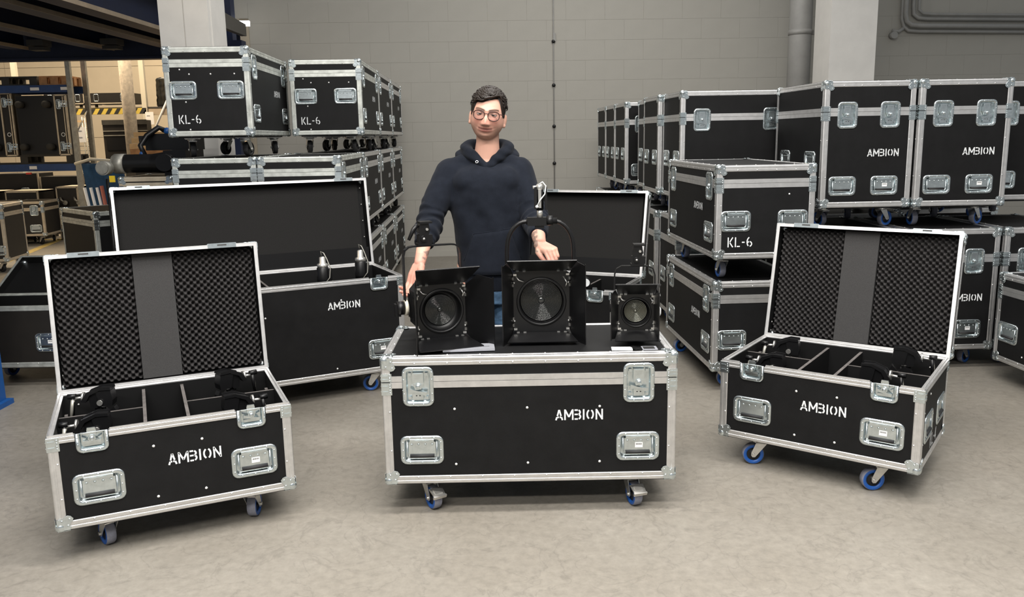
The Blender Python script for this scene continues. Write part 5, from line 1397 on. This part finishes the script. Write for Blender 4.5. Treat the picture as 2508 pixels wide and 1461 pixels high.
# wire cage trolley with paper
T = thing('wire_cage', 'wire roll cage with a white paper notice', 'cage', (-8.02, 15.9, 0))
for x in (-.17, .17):
    m = MB(); m.cyl((x,0,0),(x,0,1.98),.013,6); m.build('post', 'ivory', T)
m = MB(); m.box(-.19,-.014,1.95,.19,.014,1.985); m.build('top_rail', 'pale_wood', T)
for k in range(22): m = MB(); m.cyl((-.17,0,.10+k*.083),(.17,0,.10+k*.083),.007,5); m.build('wire', 'galvanised', T)
for x in (.02,.07): m = MB(); m.cyl((x,-.012,.1),(x,-.012,2.05),.012,5); m.build('stile', 'galvanised', T)
m = MB(); m.box(-.16,-.026,1.58,.06,-.022,1.86)
for k in range(2): m.box(-.11,-.028,1.78-k*.12,.0,-.026,1.80-k*.12,1)
m.build('paper_notice', ['sticker','silver_box'], T)
# dark control desk / cabinets
T = thing('equipment_cabinet', 'dark equipment cabinet with open black bay behind the cage', 'cabinet', (-7.78, 16.20, 0))
m = MB(); m.box(0,0,0,.85,.2,1.98); m.build('carcass', 'brown_laminate', T)
m = MB(); m.box(.05,-.012,1.42,.42,-.004,1.66); m.build('bay', 'black_plastic', T)
m = MB(); m.box(.0,-.02,1.90,.85,0,1.99); m.build('top_unit', 'dark_pallet', T)
m = MB(); m.box(.0,-.02,1.69,.85,0,1.705); m.box(.0,-.02,1.775,.85,0,1.79); m.build('rails', 'galvanised', T)
m = MB(); m.box(.48,-.016,1.25,.80,-.004,1.66); m.build('door', 'dark_pallet', T)
# moving head light on a silver case left of the left stack
ms = [('F','latch',.12,0)]
case('silver-rimmed case under the moving head light', -3.10, 6.62, 3, 0, .42, .60, 1.15, .07, fit=[('F','handle',.21,.6)], detail=1, alu='ivory_rim', category='flight case')
T = thing('moving_head_light', 'black moving head light lying on the silver-rimmed case', 'stage light', (-2.90, 6.85, 1.292))
mh = MB(); chain(mh, [((-.20,-.06,.10),.075),((.02,-.06,.10),.075),((.14,-.06,.105),.088)]); remesh('head', mh, .008, 'black_plastic', T, 2)
m = MB(); m.box(-.10,.10,.20,.30,.34,.335); m.box(-.16,.12,.24,-.10,.30,.32); m.build('base_box', 'black_metal', T)
m = MB(); m.box(.12,-.10,.0,.30,.30,.20); m.cyl((.14,-.152,.105),(.14,-.10,.105),.070,20); m.build('yoke_arm', 'black_metal', T)
m = MB(); m.cyl((-.20,-.06,.10),(-.285,-.06,.10),.080,20); m.cyl((-.285,-.06,.10),(-.30,-.06,.10),.070,20); m.build('front_ring', 'galvanised', T)
m = MB(); m.tube([(-.06,-.02,.16),(-.10,.0,.24),(-.06,.05,.32),(.02,.1,.385),(.06,.12,.36)], .022, 8); m.build('cable', 'black_plastic', T)
m = MB(); m.cyl((-.09,-.01,.165),(-.07,-.012,.185),.026,10); m.sphere((.08,.12,.355),.03,10,6); m.build('blue_connector', 'blue_paint', T)
# sawn boards
for k in range(3):
    m = MB(); m.box(0,0,0,.90,.26,.08); tag(m.build('sawn_board', 'pale_wood', None, (-5.86+.04*k, 13.0, 1.462+k*.0865), (0,0,R(2))), ['lowest pale sawn board of the pile beside the left stack','middle pale sawn board of the pile beside the left stack','uppermost pale sawn board of the pile beside the left stack'][k], 'board', 'sawn boards')
T = thing('board_stand', 'dark box carrying the pale sawn boards', 'box', (-5.40, 13.1, 0)); m = MB(); m.box(-.40,-.10,0,.48,.34,1.36); m.build('body', 'brown_laminate', T); m = MB(); m.box(-.44,-.14,1.36,.52,.40,1.46); m.build('top_board', 'pallet_wood', T)
# folded trolleys and blankets leaning together
T = thing('blue_trolley', 'dark blue folded trolleys leaning beside the rack upright', 'trolley', (-5.35, 10.9, 0))
for k, (x, lean) in enumerate(((0,.10),(.16,.13),(.33,.16),(.44,.17))):
    m = MB(); m.prism([(x-.06,0),(x+.10,0),(x+.06-lean,1.30),(x-.10-lean,1.30)], 'y', -.02-k*.02, .02-k*.02); m.build('panel', 'blanket_blue', T)
for k, x in enumerate((-.10,-.02,.06)):
    m = MB(); m.tube([(x-.02,-.16,1.0),(x+.06,-.16,.42)], .020, 6); m.build('white_bar', 'sticker', T)
m = MB(); m.tube([(.10,-.16,1.02),(.20,-.16,.05)], .024, 8); m.build('red_tube', 'red_tube', T)
m = MB(); m.tube([(-.24,-.1,1.30),(-.02,-.12,1.36),(.30,-.12,1.33),(.46,-.1,1.28)], .02, 6); m.build('handle_bar', 'ivory', T)
T = thing('work_lamp', 'round grey work lamp with yellow tag beside the moving head', 'lamp', (-3.20, 6.62, 0))
m = MB(); m.cyl((0,.03,0),(0,.03,1.28),.012,8); m.build('stand', 'black_plastic', T); m = MB(); m.cyl((0,.05,1.365),(0,-.03,1.365),.056,20); m.cyl((0,-.03,1.365),(0,-.04,1.365),.046,20); m.build('head', 'galvanised', T)
m = MB(); m.box(.05,-.04,1.255,.09,-.025,1.305); m.build('tag', 'signal_yellow', T)

# dark stored cases deep in the bottom of the rack
for k, (x, H) in enumerate(((-9.36,1.02),(-8.60,1.06),(-7.84,1.00),(-7.08,1.04))):
    T = thing('stored_case', ['dark case deep in the rack bottom, leftmost','dark case deep in the rack bottom, second from left','dark case deep in the rack bottom, third from left','dark case deep in the rack bottom, rightmost'][k], 'flight case', (x, 14.62, 0), 0, 'dark cases deep in the rack')
    m = MB(); m.box(-.36,0,0,.36,.5,H); m.build('body', 'brown_laminate', T)
    for xx in (-.36,.36): m = MB(); m.box(xx-.012,-.008,0,xx+.012,.02,H); m.build('edge_profile', 'ivory_rim', T)
    h = put('handle', cached('handle', m_handle), T, (.12,0,H*.72)); h.scale = (.8,.8,.8)
